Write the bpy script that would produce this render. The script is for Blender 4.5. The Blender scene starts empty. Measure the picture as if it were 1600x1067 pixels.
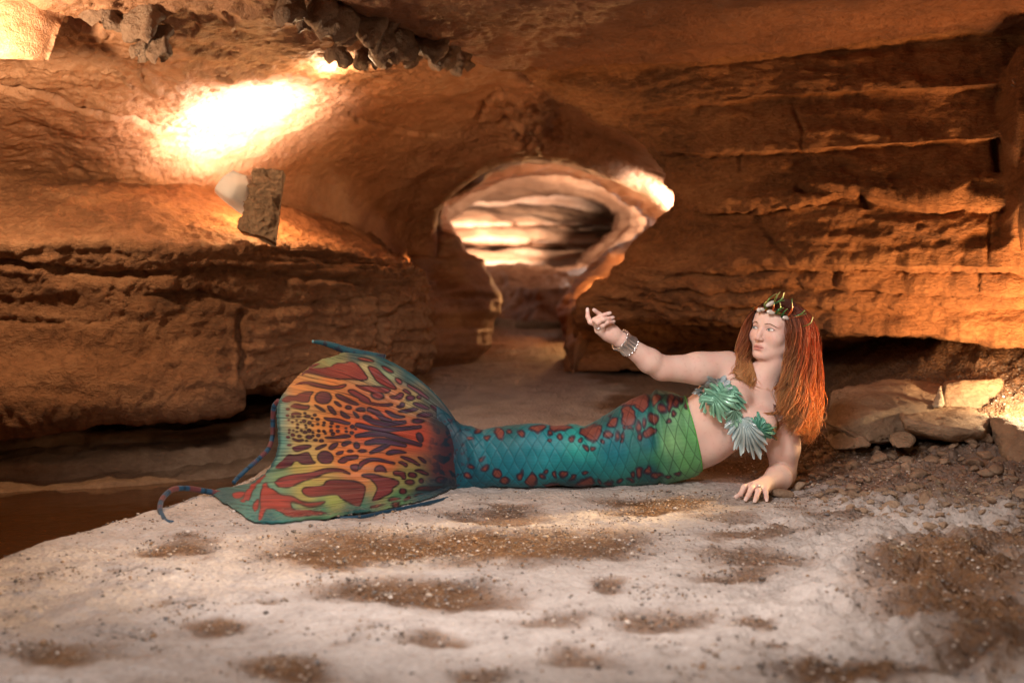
import bpy, bmesh, math, random
import numpy as np
from mathutils import Vector, Matrix

S = bpy.context.scene
C = S.collection
rng = np.random.default_rng(7)
random.seed(7)

# ------------------------------------------------------------------ camera
CAM_Z, PITCH, LENS = 0.67, math.radians(2.0), 40.0
FPX = 1600.0 * LENS / 36.0
cam_d = bpy.data.cameras.new('camera')
cam = bpy.data.objects.new('camera', cam_d); C.objects.link(cam)
cam.location = (0, 0, CAM_Z)
cam.rotation_euler = (math.radians(90) - PITCH, 0, 0)
cam_d.lens = LENS; cam_d.sensor_width = 36.0
cam_d.clip_start = 0.05; cam_d.clip_end = 200
cam_d.dof.use_dof = True
cam_d.dof.focus_distance = 3.98
cam_d.dof.aperture_fstop = 2.0
S.camera = cam

# ------------------------------------------------------------------ world, exposure
W = bpy.data.worlds.new('World'); S.world = W; W.use_nodes = True
wb = W.node_tree.nodes['Background']
wb.inputs['Color'].default_value = (0.55, 0.40, 0.32, 1)
wb.inputs['Strength'].default_value = 0.012
S.view_settings.view_transform = 'Standard'
S.view_settings.look = 'None'
S.view_settings.exposure = 0.0
S.view_settings.gamma = 1.0
S.view_settings.use_curve_mapping = False
S.cycles.max_bounces = 7
S.cycles.diffuse_bounces = 4
S.cycles.glossy_bounces = 3
S.cycles.transmission_bounces = 4
S.cycles.sample_clamp_indirect = 6.0
S.cycles.caustics_reflective = False
S.cycles.caustics_refractive = False


def at(px, py, Y):
    """photo pixel (1600 x 1067) on the world plane y = Y"""
    a = (px - 800.0) / FPX; b = -(py - 533.5) / FPX
    d = np.array([a, math.cos(PITCH) + b * math.sin(PITCH), -math.sin(PITCH) + b * math.cos(PITCH)])
    return np.array([0, 0, CAM_Z]) + d * (Y / d[1])


def to_px(p):
    p = np.asarray(p, float)
    x, y, z = p[..., 0], p[..., 1], p[..., 2] - CAM_Z
    f = y * math.cos(PITCH) - z * math.sin(PITCH)
    u = y * math.sin(PITCH) + z * math.cos(PITCH)
    return 800 + FPX * x / f, 533.5 - FPX * u / f


# ------------------------------------------------------------------ lights of the cave
def aim(o, target):
    o.rotation_euler = (Vector(target) - Vector(o.location)).to_track_quat('-Z', 'Y').to_euler()

def lamp(name, typ, loc, power, color, size=0.05, target=None, spot=None, blend=0.6, size_y=None):
    d = bpy.data.lights.new(name, typ); d.energy = power; d.color = color
    if typ == 'AREA':
        d.size = size
        if size_y: d.shape = 'RECTANGLE'; d.size_y = size_y
    else:
        d.shadow_soft_size = size
    if spot: d.spot_size = math.radians(spot); d.spot_blend = blend
    o = bpy.data.objects.new(name, d); C.objects.link(o); o.location = loc
    if target is not None: aim(o, target)
    o['kind'] = 'helper'
    return o

WARM = (1.0, 0.46, 0.15); MID = (1.0, 0.70, 0.42); COOL = (1.0, 0.86, 0.74)
# the photographer's soft flash, above and left of the camera
lamp('flash', 'SPOT', (-0.05, 2.15, 1.74), 165, (1.0, 0.90, 0.84), 0.18, (0.12, 3.42, 0.05), 82, 0.40)
lamp('fill_flash', 'SPOT', (-0.50, 0.40, 1.55), 195, (1.0, 0.93, 0.90), 0.25, (-0.15, 2.15, 0.0), 74, 0.75)
# added warm fill out of view at the right, brightens roof and right wall
lamp('warm_fill', 'POINT', (1.9, 0.6, 1.15), 42, (1.0, 0.60, 0.30), 0.15)
# show-cave lamp hidden behind the stone slab on the ledge
lamp('ledge_lamp', 'SPOT', at(422, 292, 5.24), 215, (1.0, 0.82, 0.66), 0.03, at(380, 178, 5.35), 122, 0.9)
lamp('ledge_glow', 'POINT', at(414, 300, 5.18), 17, (1.0, 0.54, 0.20), 0.03)
lamp('upper_left_lamp', 'POINT', at(-75, 95, 3.95), 58, (1.0, 0.70, 0.42), 0.05)
lamp('vault_lamp', 'POINT', at(520, 128, 4.98), 7.0, (1.0, 0.72, 0.42), 0.04)
# orange lamps low behind the person, among the rubble at the right
lamp('rubble_lamp', 'SPOT', at(1680, 600, 4.45), 120, WARM, 0.14, at(1500, 380, 5.0), 110, 0.7)
lamp('floor_lamp', 'SPOT', at(1730, 470, 4.40), 760, (1.0, 0.66, 0.33), 0.05, (1.12, 3.96, 0.44), 25, 0.6)
lamp('low_glow_lamp', 'POINT', at(1612, 606, 4.60), 22, (1.0, 0.72, 0.42), 0.03)
lamp('passage_lamp', 'SPOT', at(1080, 352, 6.72), 110, COOL, 0.04, at(1018, 285, 6.95), 74, 0.8)
lamp('passage_lamp', 'SPOT', at(1062, 352, 8.7), 130, COOL, 0.05, at(960, 290, 9.6), 84, 0.6)
lamp('passage_lamp', 'SPOT', at(1002, 372, 12.0), 420, COOL, 0.05, at(930, 318, 13.2), 90, 0.6)
lamp('passage_lamp', 'SPOT', at(672, 350, 11.6), 120, COOL, 0.05, at(745, 300, 12.6), 70, 0.6)
lamp('passage_lamp', 'SPOT', at(722, 336, 14.2), 3400, COOL, 0.06, at(775, 370, 16.8), 46, 0.8)
lamp('passage_low_lamp', 'POINT', at(930, 440, 9.4), 40, WARM, 0.05)
lamp('passage_low_lamp', 'POINT', at(661, 470, 7.35), 14, WARM, 0.05)
lamp('passage_low_lamp', 'SPOT', at(661, 500, 7.35), 130, (1.0, 0.60, 0.30), 0.06, at(800, 600, 5.8), 50, 0.9)
for q_ in ((912, 382, 12.9), (948, 352, 11.6), (708, 360, 12.9), (1040, 322, 8.3)): lamp('passage_bulb', 'POINT', at(*q_), 5, COOL, 0.055)
# ------------------------------------------------------------------ noise (numpy gradient noise)
_P = np.random.default_rng(3).permutation(256).astype(np.int32)
_P = np.concatenate([_P, _P, _P])
_G = np.random.default_rng(4).normal(size=(256, 3)); _G /= np.linalg.norm(_G, axis=1)[:, None]
_G = _G.astype(np.float32)

def perlin(p):
    p = np.asarray(p, np.float32); sh = p.shape[:-1]; p = p.reshape(-1, 3)
    i = np.floor(p).astype(np.int32); f = p - i; i &= 255
    w = f * f * f * (f * (f * 6 - 15) + 10)
    out = np.zeros(len(p), np.float32)
    for dx in (0, 1):
        for dy in (0, 1):
            for dz in (0, 1):
                h = _P[_P[_P[(i[:, 0] + dx) & 255] + ((i[:, 1] + dy) & 255)] + ((i[:, 2] + dz) & 255)]
                g = _G[h]
                d = g[:, 0] * (f[:, 0] - dx) + g[:, 1] * (f[:, 1] - dy) + g[:, 2] * (f[:, 2] - dz)
                ww = (w[:, 0] if dx else 1 - w[:, 0]) * (w[:, 1] if dy else 1 - w[:, 1]) * (w[:, 2] if dz else 1 - w[:, 2])
                out += d * ww
    return (out * 1.5).reshape(sh)

def fbm(p, freq=1.0, oct=4, gain=0.5, ridged=False, off=0.0):
    p = np.asarray(p, float) * freq + off; a = 1.0; s = 0
    for k in range(oct):
        n = perlin(p)
        if ridged: n = 1 - 2 * np.abs(n)
        s = s + a * n; a *= gain; p = p * 2.03 + 17.3
    return s

def sstep(a, b, x):
    t = np.clip((np.asarray(x, float) - a) / (b - a), 0, 1)
    return t * t * (3 - 2 * t)

# ------------------------------------------------------------------ mesh builders
def tag(o, label=None, cat=None, group=None, kind=None):
    if label: o['label'] = label
    if cat: o['category'] = cat
    if group: o['group'] = group
    if kind: o['kind'] = kind
    return o

def empty(name, loc=(0, 0, 0)):
    o = bpy.data.objects.new(name, None); C.objects.link(o); o.location = loc
    o.empty_display_size = 0.1
    return o

def mesh_obj(name, verts, faces, mat=None, parent=None, smooth=True, attrs=None, colors=None):
    """one mesh object; verts in world space, faces an (n,3)/(n,4) array or a list"""
    me = bpy.data.meshes.new(name)
    verts = np.ascontiguousarray(verts, np.float32)
    if isinstance(faces, np.ndarray):
        k = faces.shape[1]; n = len(faces)
        me.vertices.add(len(verts)); me.vertices.foreach_set('co', verts.ravel())
        me.loops.add(n * k); me.loops.foreach_set('vertex_index', np.ascontiguousarray(faces, np.int32).ravel())
        me.polygons.add(n)
        me.polygons.foreach_set('loop_start', np.arange(0, n * k, k, dtype=np.int32))
        me.update(calc_edges=True); me.validate()
    else:
        me.from_pydata(verts.tolist(), [], faces); me.update()
    if smooth: me.polygons.foreach_set('use_smooth', np.ones(len(me.polygons), bool))
    if attrs:
        for an, av in attrs.items():
            a = me.attributes.new(an, 'FLOAT', 'POINT'); a.data.foreach_set('value', np.ascontiguousarray(av, np.float32).ravel())
    if colors is not None:
        a = me.attributes.new('tint', 'FLOAT_COLOR', 'POINT')
        c4 = np.ones((len(verts), 4), np.float32); c4[:, :3] = colors
        a.data.foreach_set('color', c4.ravel())
    if mat: me.materials.append(mat)
    o = bpy.data.objects.new(name, me); C.objects.link(o)
    if parent is not None:
        o.parent = parent
        o.matrix_parent_inverse = Matrix.Translation(root_loc(parent)).inverted()
    return o

def root_loc(o):
    """world location of a parent whose own chain is built from pure translations"""
    if o.type == 'EMPTY': return o.location
    return Vector((0, 0, 0))

def grid_faces(nu, nv, wrap_u=False):
    """faces of a grid whose vertex index is v*nu+u"""
    uu = nu if wrap_u else nu - 1
    u, v = np.meshgrid(np.arange(uu), np.arange(nv - 1))
    u = u.ravel(); v = v.ravel(); u2 = (u + 1) % nu
    return np.stack([v * nu + u, v * nu + u2, (v + 1) * nu + u2, (v + 1) * nu + u], 1)

def grid_normals(G):
    du = np.gradient(G, axis=1); dv = np.gradient(G, axis=0)
    n = np.cross(du, dv); l = np.linalg.norm(n, axis=2, keepdims=True); l[l < 1e-9] = 1
    return n / l

def resample(P, n, t=None):
    """Catmull-Rom through the points P at n even arc-length parameters (or at parameters t in 0..1)"""
    P = np.asarray(P, float)
    d = np.linalg.norm(np.diff(P, axis=0), axis=1) ** 0.75; s = np.concatenate([[0], np.cumsum(d)]); s /= s[-1]
    t = np.linspace(0, 1, n) if t is None else t
    return cspline(s, P, t)

def cspline(s, P, t):
    """monotone-parameter cubic Hermite through (s, P)"""
    P = np.asarray(P, float); s = np.asarray(s, float)
    if P.ndim == 1: return cspline(s, P[:, None], t)[:, 0]
    sec = (P[1:] - P[:-1]) / np.maximum(s[1:] - s[:-1], 1e-9)[:, None]
    m = np.zeros_like(P); m[0] = sec[0]; m[-1] = sec[-1]
    if len(P) > 2:
        h0 = (s[1:-1] - s[:-2])[:, None]; h1 = (s[2:] - s[1:-1])[:, None]
        m[1:-1] = (sec[:-1] * h1 + sec[1:] * h0) / (h0 + h1)
    k = np.clip(np.searchsorted(s, t, side='right') - 1, 0, len(s) - 2)
    h = (s[k + 1] - s[k]); x = ((t - s[k]) / h)[:, None]; h = h[:, None]
    return ((2 * x**3 - 3 * x**2 + 1) * P[k] + (x**3 - 2 * x**2 + x) * h * m[k]
            + (-2 * x**3 + 3 * x**2) * P[k + 1] + (x**3 - x**2) * h * m[k + 1])

def sheet(rows, nu, nv, vs=None, smooth_v=True):
    """a surface through feature lines: each row is a list of (px, py, depth)"""
    R = np.array([resample([at(*q) for q in r], nu) for r in rows])       # rows x nu x 3
    k = len(rows)
    if vs is None:
        d = np.linalg.norm(np.diff(R, axis=0), axis=2).mean(1); vs = np.concatenate([[0], np.cumsum(d)]); vs /= vs[-1]
    t = np.linspace(0, 1, nv)
    if smooth_v:
        G = cspline(vs, R.reshape(k, -1), t).reshape(nv, nu, 3)
    else:
        G = np.stack([[np.interp(t, vs, R[:, j, c]) for c in range(3)] for j in range(nu)], 0).transpose(2, 0, 1)
    return G, vs

def tube(path, radii, sides=6, caps=True):
    """verts, quads of a tube along a path"""
    P = np.asarray(path, float); n = len(P)
    radii = np.broadcast_to(np.asarray(radii, float), (n,))
    T = np.gradient(P, axis=0); T /= np.maximum(np.linalg.norm(T, axis=1, keepdims=True), 1e-9)
    ref = np.array([0.3, 0.2, 1.0]) if abs(T[0, 2]) < 0.9 else np.array([1.0, 0.3, 0.1])
    N = np.zeros_like(P); x = np.cross(T[0], ref); N[0] = x / np.linalg.norm(x)
    for i in range(1, n):
        x = N[i - 1] - T[i] * (N[i - 1] @ T[i]); N[i] = x / max(np.linalg.norm(x), 1e-9)
    B = np.cross(T, N)
    a = np.linspace(0, 2 * math.pi, sides, endpoint=False)
    V = P[:, None] + radii[:, None, None] * (np.cos(a)[None, :, None] * N[:, None] + np.sin(a)[None, :, None] * B[:, None])
    V = V.reshape(-1, 3); F = grid_faces(sides, n, True)
    if caps:
        c0 = len(V); V = np.vstack([V, P[0], P[-1]])
        i = np.arange(sides); j = (i + 1) % sides
        F = np.vstack([F, np.stack([i, j, np.full(sides, c0), np.full(sides, c0)], 1)[:, [1, 0, 2, 3]],
                       np.stack([(n - 1) * sides + i, (n - 1) * sides + j, np.full(sides, c0 + 1), np.full(sides, c0 + 1)], 1)])
    return V, F

class Bag:
    """collects pieces into one mesh"""
    def __init__(s): s.v = []; s.f = []; s.n = 0; s.c = []; s.list = False
    def add(s, v, f, c=None):
        v = np.asarray(v, float)
        s.v.append(v)
        if isinstance(f, np.ndarray):
            s.f += [tuple(dict.fromkeys(q)) for q in (f + s.n).tolist()]
        else: s.f += [tuple(i + s.n for i in q) for q in f]
        s.n += len(v)
        if c is not None: s.c.append(np.broadcast_to(np.asarray(c, float), (len(v), 3)))
    def build(s, name, mat, parent=None, smooth=True):
        return mesh_obj(name, np.vstack(s.v), s.f, mat, parent, smooth, colors=np.vstack(s.c) if s.c else None)

# ------------------------------------------------------------------ materials
def new_mat(name):
    m = bpy.data.materials.new(name); m.use_nodes = True
    nt = m.node_tree; b = nt.nodes['Principled BSDF']
    return m, nt, b

def N(nt, typ, **kw):
    n = nt.nodes.new(typ)
    for k, v in kw.items():
        if k in n.inputs: n.inputs[k].default_value = v
        else: setattr(n, k, v)
    return n

def ramp(nt, stops, fac):
    r = nt.nodes.new('ShaderNodeValToRGB')
    e = r.color_ramp.elements
    while len(e) > 1: e.remove(e[-1])
    e[0].position = stops[0][0]; e[0].color = (*stops[0][1], 1)
    for p, c in stops[1:]:
        x = e.new(p); x.color = (*c, 1)
    nt.links.new(fac, r.inputs[0]); return r.outputs[0]

def rock_mat(name, c_dark, c_mid, c_light, scale=1.0, bump=0.5, rough=0.75, spec=0.4, strata=0.0):
    m, nt, b = new_mat(name); L = nt.links.new
    g = N(nt, 'ShaderNodeNewGeometry')
    mp = N(nt, 'ShaderNodeMapping'); L(g.outputs['Position'], mp.inputs['Vector'])
    mp.inputs['Scale'].default_value = (scale, scale, scale * (1 + 2.5 * strata))
    n1 = N(nt, 'ShaderNodeTexNoise', Scale=2.2, Detail=9.0, Roughness=0.62, Distortion=0.4); L(mp.outputs[0], n1.inputs['Vector'])
    n2 = N(nt, 'ShaderNodeTexNoise', Scale=34.0, Detail=6.0, Roughness=0.65); L(mp.outputs[0], n2.inputs['Vector'])
    n3 = N(nt, 'ShaderNodeTexNoise', Scale=130.0, Detail=4.0, Roughness=0.7); L(g.outputs['Position'], n3.inputs['Vector'])
    v = N(nt, 'ShaderNodeTexVoronoi', Scale=11.0, feature='DISTANCE_TO_EDGE')
    wn = N(nt, 'ShaderNodeVectorMath', operation='ADD'); L(mp.outputs[0], wn.inputs[0])
    sc = N(nt, 'ShaderNodeVectorMath', operation='SCALE'); L(n1.outputs['Color'], sc.inputs[0]); sc.inputs['Scale'].default_value = 0.5
    L(sc.outputs[0], wn.inputs[1]); L(wn.outputs[0], v.inputs['Vector'])
    mx = N(nt, 'ShaderNodeMix', data_type='FLOAT'); mx.inputs['Factor'].default_value = 0.35
    L(n1.outputs['Fac'], mx.inputs['A']); L(n2.outputs['Fac'], mx.inputs['B'])
    col = ramp(nt, [(0.30, c_dark), (0.50, c_mid), (0.70, c_light)], mx.outputs[0])
    L(col, b.inputs['Base Color'])
    h = N(nt, 'ShaderNodeMath', operation='MULTIPLY_ADD'); L(n2.outputs['Fac'], h.inputs[0]); h.inputs[1].default_value = 1.0
    h3 = N(nt, 'ShaderNodeMath', operation='MULTIPLY'); L(n3.outputs['Fac'], h3.inputs[0]); h3.inputs[1].default_value = 0.45
    L(h3.outputs[0], h.inputs[2])
    ve = N(nt, 'ShaderNodeMapRange'); L(v.outputs['Distance'], ve.inputs[0]); ve.inputs['From Max'].default_value = 0.05; ve.inputs['To Max'].default_value = 0.15
    hh = N(nt, 'ShaderNodeMath', operation='ADD'); L(h.outputs[0], hh.inputs[0]); L(ve.outputs[0], hh.inputs[1])
    bp = N(nt, 'ShaderNodeBump', Strength=bump, Distance=0.02); L(hh.outputs[0], bp.inputs['Height'])
    L(bp.outputs[0], b.inputs['Normal'])
    rr = N(nt, 'ShaderNodeMapRange'); L(n2.outputs['Fac'], rr.inputs[0])
    rr.inputs['To Min'].default_value = rough - 0.2; rr.inputs['To Max'].default_value = rough + 0.2
    L(rr.outputs[0], b.inputs['Roughness'])
    b.inputs['Specular IOR Level'].default_value = spec
    return m

def tint_mat(name, rough=0.5, spec=0.5, metallic=0.0, sheen=0.0, bump=0.0, bscale=200.0, sss=0.0, coat=0.0):
    """base colour from the mesh's own painted colour"""
    m, nt, b = new_mat(name); L = nt.links.new
    a = N(nt, 'ShaderNodeAttribute', attribute_name='tint'); L(a.outputs['Color'], b.inputs['Base Color'])
    b.inputs['Roughness'].default_value = rough; b.inputs['Specular IOR Level'].default_value = spec
    b.inputs['Metallic'].default_value = metallic; b.inputs['Sheen Weight'].default_value = sheen
    b.inputs['Coat Weight'].default_value = coat
    if sss:
        b.inputs['Subsurface Weight'].default_value = sss
        b.inputs['Subsurface Radius'].default_value = (0.012, 0.004, 0.002)
        b.inputs['Subsurface Scale'].default_value = 1.0
    if bump:
        g = N(nt, 'ShaderNodeNewGeometry')
        n = N(nt, 'ShaderNodeTexNoise', Scale=bscale, Detail=4.0, Roughness=0.6); L(g.outputs['Position'], n.inputs['Vector'])
        bp = N(nt, 'ShaderNodeBump', Strength=bump, Distance=0.004); L(n.outputs['Fac'], bp.inputs['Height']); L(bp.outputs[0], b.inputs['Normal'])
    return m

def flat_mat(name, col, rough=0.5, spec=0.5, metallic=0.0, var=0.15, scale=60.0):
    m, nt, b = new_mat(name); L = nt.links.new
    g = N(nt, 'ShaderNodeNewGeometry')
    n = N(nt, 'ShaderNodeTexNoise', Scale=scale, Detail=4.0); L(g.outputs['Position'], n.inputs['Vector'])
    c = ramp(nt, [(0.3, tuple(x * (1 - var) for x in col)), (0.7, tuple(min(1, x * (1 + var)) for x in col))], n.outputs['Fac'])
    L(c, b.inputs['Base Color'])
    b.inputs['Roughness'].default_value = rough; b.inputs['Specular IOR Level'].default_value = spec
    b.inputs['Metallic'].default_value = metallic
    return m
# ================================================================== THE CAVE
M_CLIFF = rock_mat('cliff_rock', (0.10, 0.042, 0.017), (0.31, 0.138, 0.060), (0.48, 0.25, 0.125), 1.0, 1.0, 0.68, 0.45, 0.3)
M_VAULT = rock_mat('vault_rock', (0.18, 0.078, 0.036), (0.37, 0.178, 0.092), (0.52, 0.29, 0.17), 1.0, 0.65, 0.48, 0.6)
M_STRATA = rock_mat('bedded_rock', (0.07, 0.030, 0.013), (0.28, 0.122, 0.050), (0.47, 0.24, 0.110), 1.0, 1.0, 0.72, 0.4, 0.6)
M_CEIL = rock_mat('ceiling_rock', (0.12, 0.048, 0.023), (0.27, 0.108, 0.050), (0.39, 0.175, 0.088), 1.6, 1.0, 0.42, 0.7, 0.0)
M_FAR = rock_mat('passage_rock', (0.12, 0.052, 0.025), (0.27, 0.130, 0.066), (0.42, 0.25, 0.15), 0.7, 0.6, 0.5, 0.6, 0.5)
M_FLAKE = rock_mat('flake_rock', (0.10, 0.055, 0.035), (0.22, 0.135, 0.09), (0.36, 0.25, 0.18), 1.5, 0.8, 0.45, 0.6)

def seg_dist(qx, qy, line):
    """distance in photo pixels from points to a polyline, and the parameter along it"""
    best = np.full(qx.shape, 1e9); par = np.zeros(qx.shape); n = len(line) - 1
    for i in range(n):
        (x0, y0), (x1, y1) = line[i], line[i + 1]
        dx, dy = x1 - x0, y1 - y0
        t = np.clip(((qx - x0) * dx + (qy - y0) * dy) / (dx * dx + dy * dy + 1e-9), 0, 1)
        d = np.hypot(qx - x0 - t * dx, qy - y0 - t * dy)
        m = d < best; best = np.where(m, d, best); par = np.where(m, (i + t) / n, par)
    return best, par

def crack(G, line, width, depth, wob=4.0):
    """metres to sink the surface along a polyline given on the photograph"""
    qx, qy = to_px(G)
    w = fbm(G, 9.0, 3) * wob
    d, p = seg_dist(qx + w, qy + w, line)
    return -depth * np.exp(-(d / width) ** 2) * sstep(0, 0.06, p) * sstep(1, 0.94, p)

def facing(G, Nn):
    c = np.array([0, 2.0, 0.7]); s = np.sum((c - G) * Nn, axis=2)
    return Nn if s.mean() > 0 else -Nn

def build_sheet(name, G, mat, parent=None, rows=None):
    nv, nu = G.shape[:2]
    if rows is None: rows = (0, nv - 1)
    g = G[rows[0]:rows[1] + 1]
    return mesh_obj(name, g.reshape(-1, 3), grid_faces(nu, g.shape[0]), mat, parent)

# ---------------------------------------------------------------- left ledge: shelf, cliff and the slot below it
rows = [
    [(-700, 600, 6.0), (0, 600, 6.3), (300, 596, 6.6), (500, 592, 7.0), (600, 590, 7.4), (630, 590, 7.8)],
    [(-700, 655, 4.6), (0, 652, 4.85), (200, 628, 4.97), (365, 606, 5.1), (470, 596, 5.3), (560, 588, 5.55), (640, 580, 5.9), (664, 574, 6.2), (655, 572, 6.9), (630, 570, 7.7)],
    [(-700, 690, 4.40), (0, 657, 4.70), (100, 643, 4.75), (200, 633, 4.82), (300, 622, 4.90), (365, 604, 5.0), (470, 592, 5.2), (560, 584, 5.45), (640, 577, 5.8), (668, 570, 6.15), (660, 570, 6.8), (630, 568, 7.6)],
    [(-700, 655, 4.38), (0, 632, 4.68), (200, 610, 4.80), (365, 585, 4.98), (470, 572, 5.15), (560, 562, 5.42), (640, 556, 5.75), (670, 552, 6.1), (662, 552, 6.8), (632, 552, 7.6)],
    [(-700, 590, 4.42), (0, 560, 4.72), (200, 552, 4.82), (400, 545, 5.02), (560, 535, 5.38), (640, 532, 5.72), (670, 530, 6.1), (664, 530, 6.7), (634, 530, 7.5)],
    [(-700, 470, 4.42), (0, 470, 4.70), (200, 465, 4.80), (400, 465, 4.98), (560, 468, 5.32), (640, 472, 5.66), (668, 485, 6.1), (660, 485, 6.7), (634, 486, 7.5)],
    [(-700, 400, 4.36), (0, 405, 4.62), (150, 400, 4.70), (300, 408, 4.78), (400, 404, 4.92), (500, 402, 5.16), (600, 418, 5.5), (640, 432, 5.75), (660, 445, 6.1), (652, 446, 6.7), (630, 450, 7.5)],
    [(-700, 378, 4.36), (0, 385, 4.60), (150, 380, 4.68), (300, 390, 4.76), (400, 384, 4.92), (500, 386, 5.18), (600, 404, 5.55), (640, 420, 5.82), (656, 434, 6.2), (648, 437, 6.8), (628, 442, 7.6)],
    [(-700, 350, 4.50), (0, 366, 4.72), (150, 366, 4.80), (300, 374, 4.92), (400, 370, 5.06), (500, 376, 5.36), (590, 396, 5.8), (632, 415, 6.2), (645, 428, 6.6), (640, 432, 7.0), (622, 436, 7.7)],
    [(-700, 300, 4.80), (0, 325, 4.95), (200, 335, 5.05), (350, 342, 5.2), (450, 354, 5.5), (550, 374, 5.95), (615, 400, 6.5), (636, 415, 6.9), (632, 424, 7.3), (616, 430, 7.9)],
    [(-700, 255, 5.2), (0, 280, 5.25), (100, 287, 5.3), (200, 295, 5.38), (330, 306, 5.55), (450, 330, 5.95), (540, 356, 6.45), (596, 382, 7.0), (612, 400, 7.4), (606, 415, 8.0)],
    [(-700, 235, 5.7), (0, 262, 5.75), (200, 276, 5.9), (330, 290, 6.05), (450, 316, 6.4), (540, 345, 6.9), (590, 372, 7.5), (600, 392, 8.0), (596, 400, 8.6)],
]
G, vs = sheet(rows, 620, 380)
Nn = facing(G, grid_normals(G)); qx, qy = to_px(G)
face = sstep(0.30, 0.36, np.linspace(0, 1, 380))[:, None] * 0 + sstep(395, 410, qy) * sstep(650, 620, qy)
z = G[..., 2]
warp = fbm(G, 2.2, 3) * 0.035
bed = fbm(np.stack([G[..., 0] * 0.5, G[..., 1] * 0.5, (z + warp) * 16], 2), 1.0, 3)
bed2 = fbm(np.stack([G[..., 0] * 1.5, G[..., 1] * 1.5, (z + warp) * 55], 2), 1.0, 2)
D = 0.035 * fbm(G, 1.6, 4) + 0.014 * fbm(G, 9, 5, gain=.6) + 0.006 * fbm(G, 30, 3, gain=.6)
D += face * ((0.010 + 0.018 * sstep(250, 520, qx)) * np.clip(bed, -0.6, 0.6) + 0.010 * bed2 * sstep(300, 480, qx) * sstep(520, 440, qy))
D += face * 0.03 * np.abs(fbm(G, 3.5, 4))
# crumbling thin beds just under the shelf edge, right half
D += sstep(380, 470, qx) * sstep(480, 440, qy) * sstep(380, 395, qy) * 0.03 * fbm(np.stack([G[..., 0] * 3, G[..., 1] * 3, z * 40], 2), 1, 3)
D += 0.022 * fbm(G, 5.0, 4, ridged=True) * sstep(400, 360, qy) * 0.5
for ln, w_, dp in [
    ([(-60, 405), (60, 418), (170, 432), (260, 425), (330, 418), (420, 428), (520, 436), (600, 440)], 4.5, 0.05),
    ([(210, 462), (300, 452), (380, 475), (440, 480), (520, 470), (620, 460)], 3.0, 0.03),
    ([(378, 482), (374, 520), (380, 560), (366, 596)], 4.0, 0.045),
    ([(470, 505), (520, 515), (590, 505), (655, 470)], 3.5, 0.035),
    ([(590, 420), (600, 470), (590, 520), (600, 575)], 5.0, 0.035),
    ([(-20, 500), (90, 505), (180, 500)], 3.0, 0.02)]:
    D += crack(G, ln, w_, dp, 7)
# the lowest slab stands proud of the cliff until it breaks off
D += 0.075 * sstep(374, 366, qx + 10 * fbm(G, 6, 2)) * sstep(545, 600, qy + 12 * fbm(G, 4, 3)) * (qy < 690)
G = G + Nn * D[..., None]
ledge = build_sheet('cave_wall', G, M_CLIFF)
tag(ledge, kind='structure')

# ---------------------------------------------------------------- vault: the hollow above the ledge and the dome of the passage
rings = [
    [(-1500, 250, 3.2), (-1500, 0, 2.7), (-1300, -400, 2.2), (-600, -700, 2.0), (500, -800, 2.0), (900, -760, 2.1)],
    [(-600, 265, 4.6), (-600, 130, 4.2), (-480, -80, 3.8), (-150, -240, 3.5), (400, -280, 3.4), (640, -250, 3.4)],
    [(-60, 272, 5.35), (-40, 190, 5.0), (0, 105, 4.62), (70, 20, 4.30), (220, -60, 4.1), (470, -90, 4.0), (600, -80, 4.1)],
    [(200, 288, 5.5), (205, 230, 5.35), (225, 170, 5.05), (270, 105, 4.72), (350, 50, 4.5), (470, 15, 4.4), (620, 0, 4.5), (700, 20, 4.8)],
    [(345, 302, 5.75), (352, 250, 5.65), (378, 195, 5.45), (420, 140, 5.15), (480, 98, 4.92), (570, 72, 4.85), (680, 62, 4.95), (790, 90, 5.4), (885, 122, 5.95), (990, 180, 6.15)],
    [(500, 345, 6.4), (492, 275, 6.2), (515, 205, 5.9), (560, 152, 5.6), (640, 116, 5.42), (730, 104, 5.4), (820, 112, 5.6), (905, 140, 5.95), (1005, 190, 6.12), (1095, 275, 6.2), (1130, 350, 6.2)],
    [(600, 385, 7.2), (585, 310, 6.9), (605, 242, 6.5), (660, 188, 6.2), (740, 152, 6.0), (820, 143, 5.95), (900, 165, 6.1), (980, 210, 6.3), (1060, 280, 6.4), (1090, 340, 6.4)],
    [(645, 420, 7.6), (640, 350, 7.3), (655, 292, 6.95), (700, 248, 6.7), (765, 214, 6.5), (830, 198, 6.45), (900, 208, 6.5), (975, 245, 6.65), (1050, 298, 6.8), (1085, 350, 6.8)],
    [(690, 440, 7.7), (680, 385, 7.6), (688, 330, 7.35), (735, 284, 7.05), (790, 256, 6.92), (838, 246, 6.88), (890, 257, 6.9), (950, 277, 6.95), (1005, 304, 7.05), (1050, 340, 7.1)],
    [(690, 450, 8.0), (674, 385, 8.0), (676, 320, 7.9), (725, 262, 7.7), (790, 226, 7.6), (840, 216, 7.6), (900, 226, 7.6), (970, 250, 7.7), (1040, 290, 7.8), (1090, 340, 7.9)],
]
vsr = np.array([0, .1, .2, .32, .46, .6, .72, .82, .92, 1.0])
G, vs = sheet(rings, 420, 520, vsr)
Nn = facing(G, grid_normals(G)); qx, qy = to_px(G)
D = 0.05 * fbm(G, 1.3, 4) + 0.018 * fbm(G, 6, 5, gain=.55) + 0.005 * fbm(G, 32, 3, gain=.6)
scal = fbm(np.stack([G[..., 0] * 9, G[..., 1] * 9, G[..., 2] * 16], 2), 1.0, 4, ridged=True)
D += 0.004 * scal * sstep(460, 300, qx)
D *= 1 - 0.45 * sstep(5.5, 6.2, G[..., 1])
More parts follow.
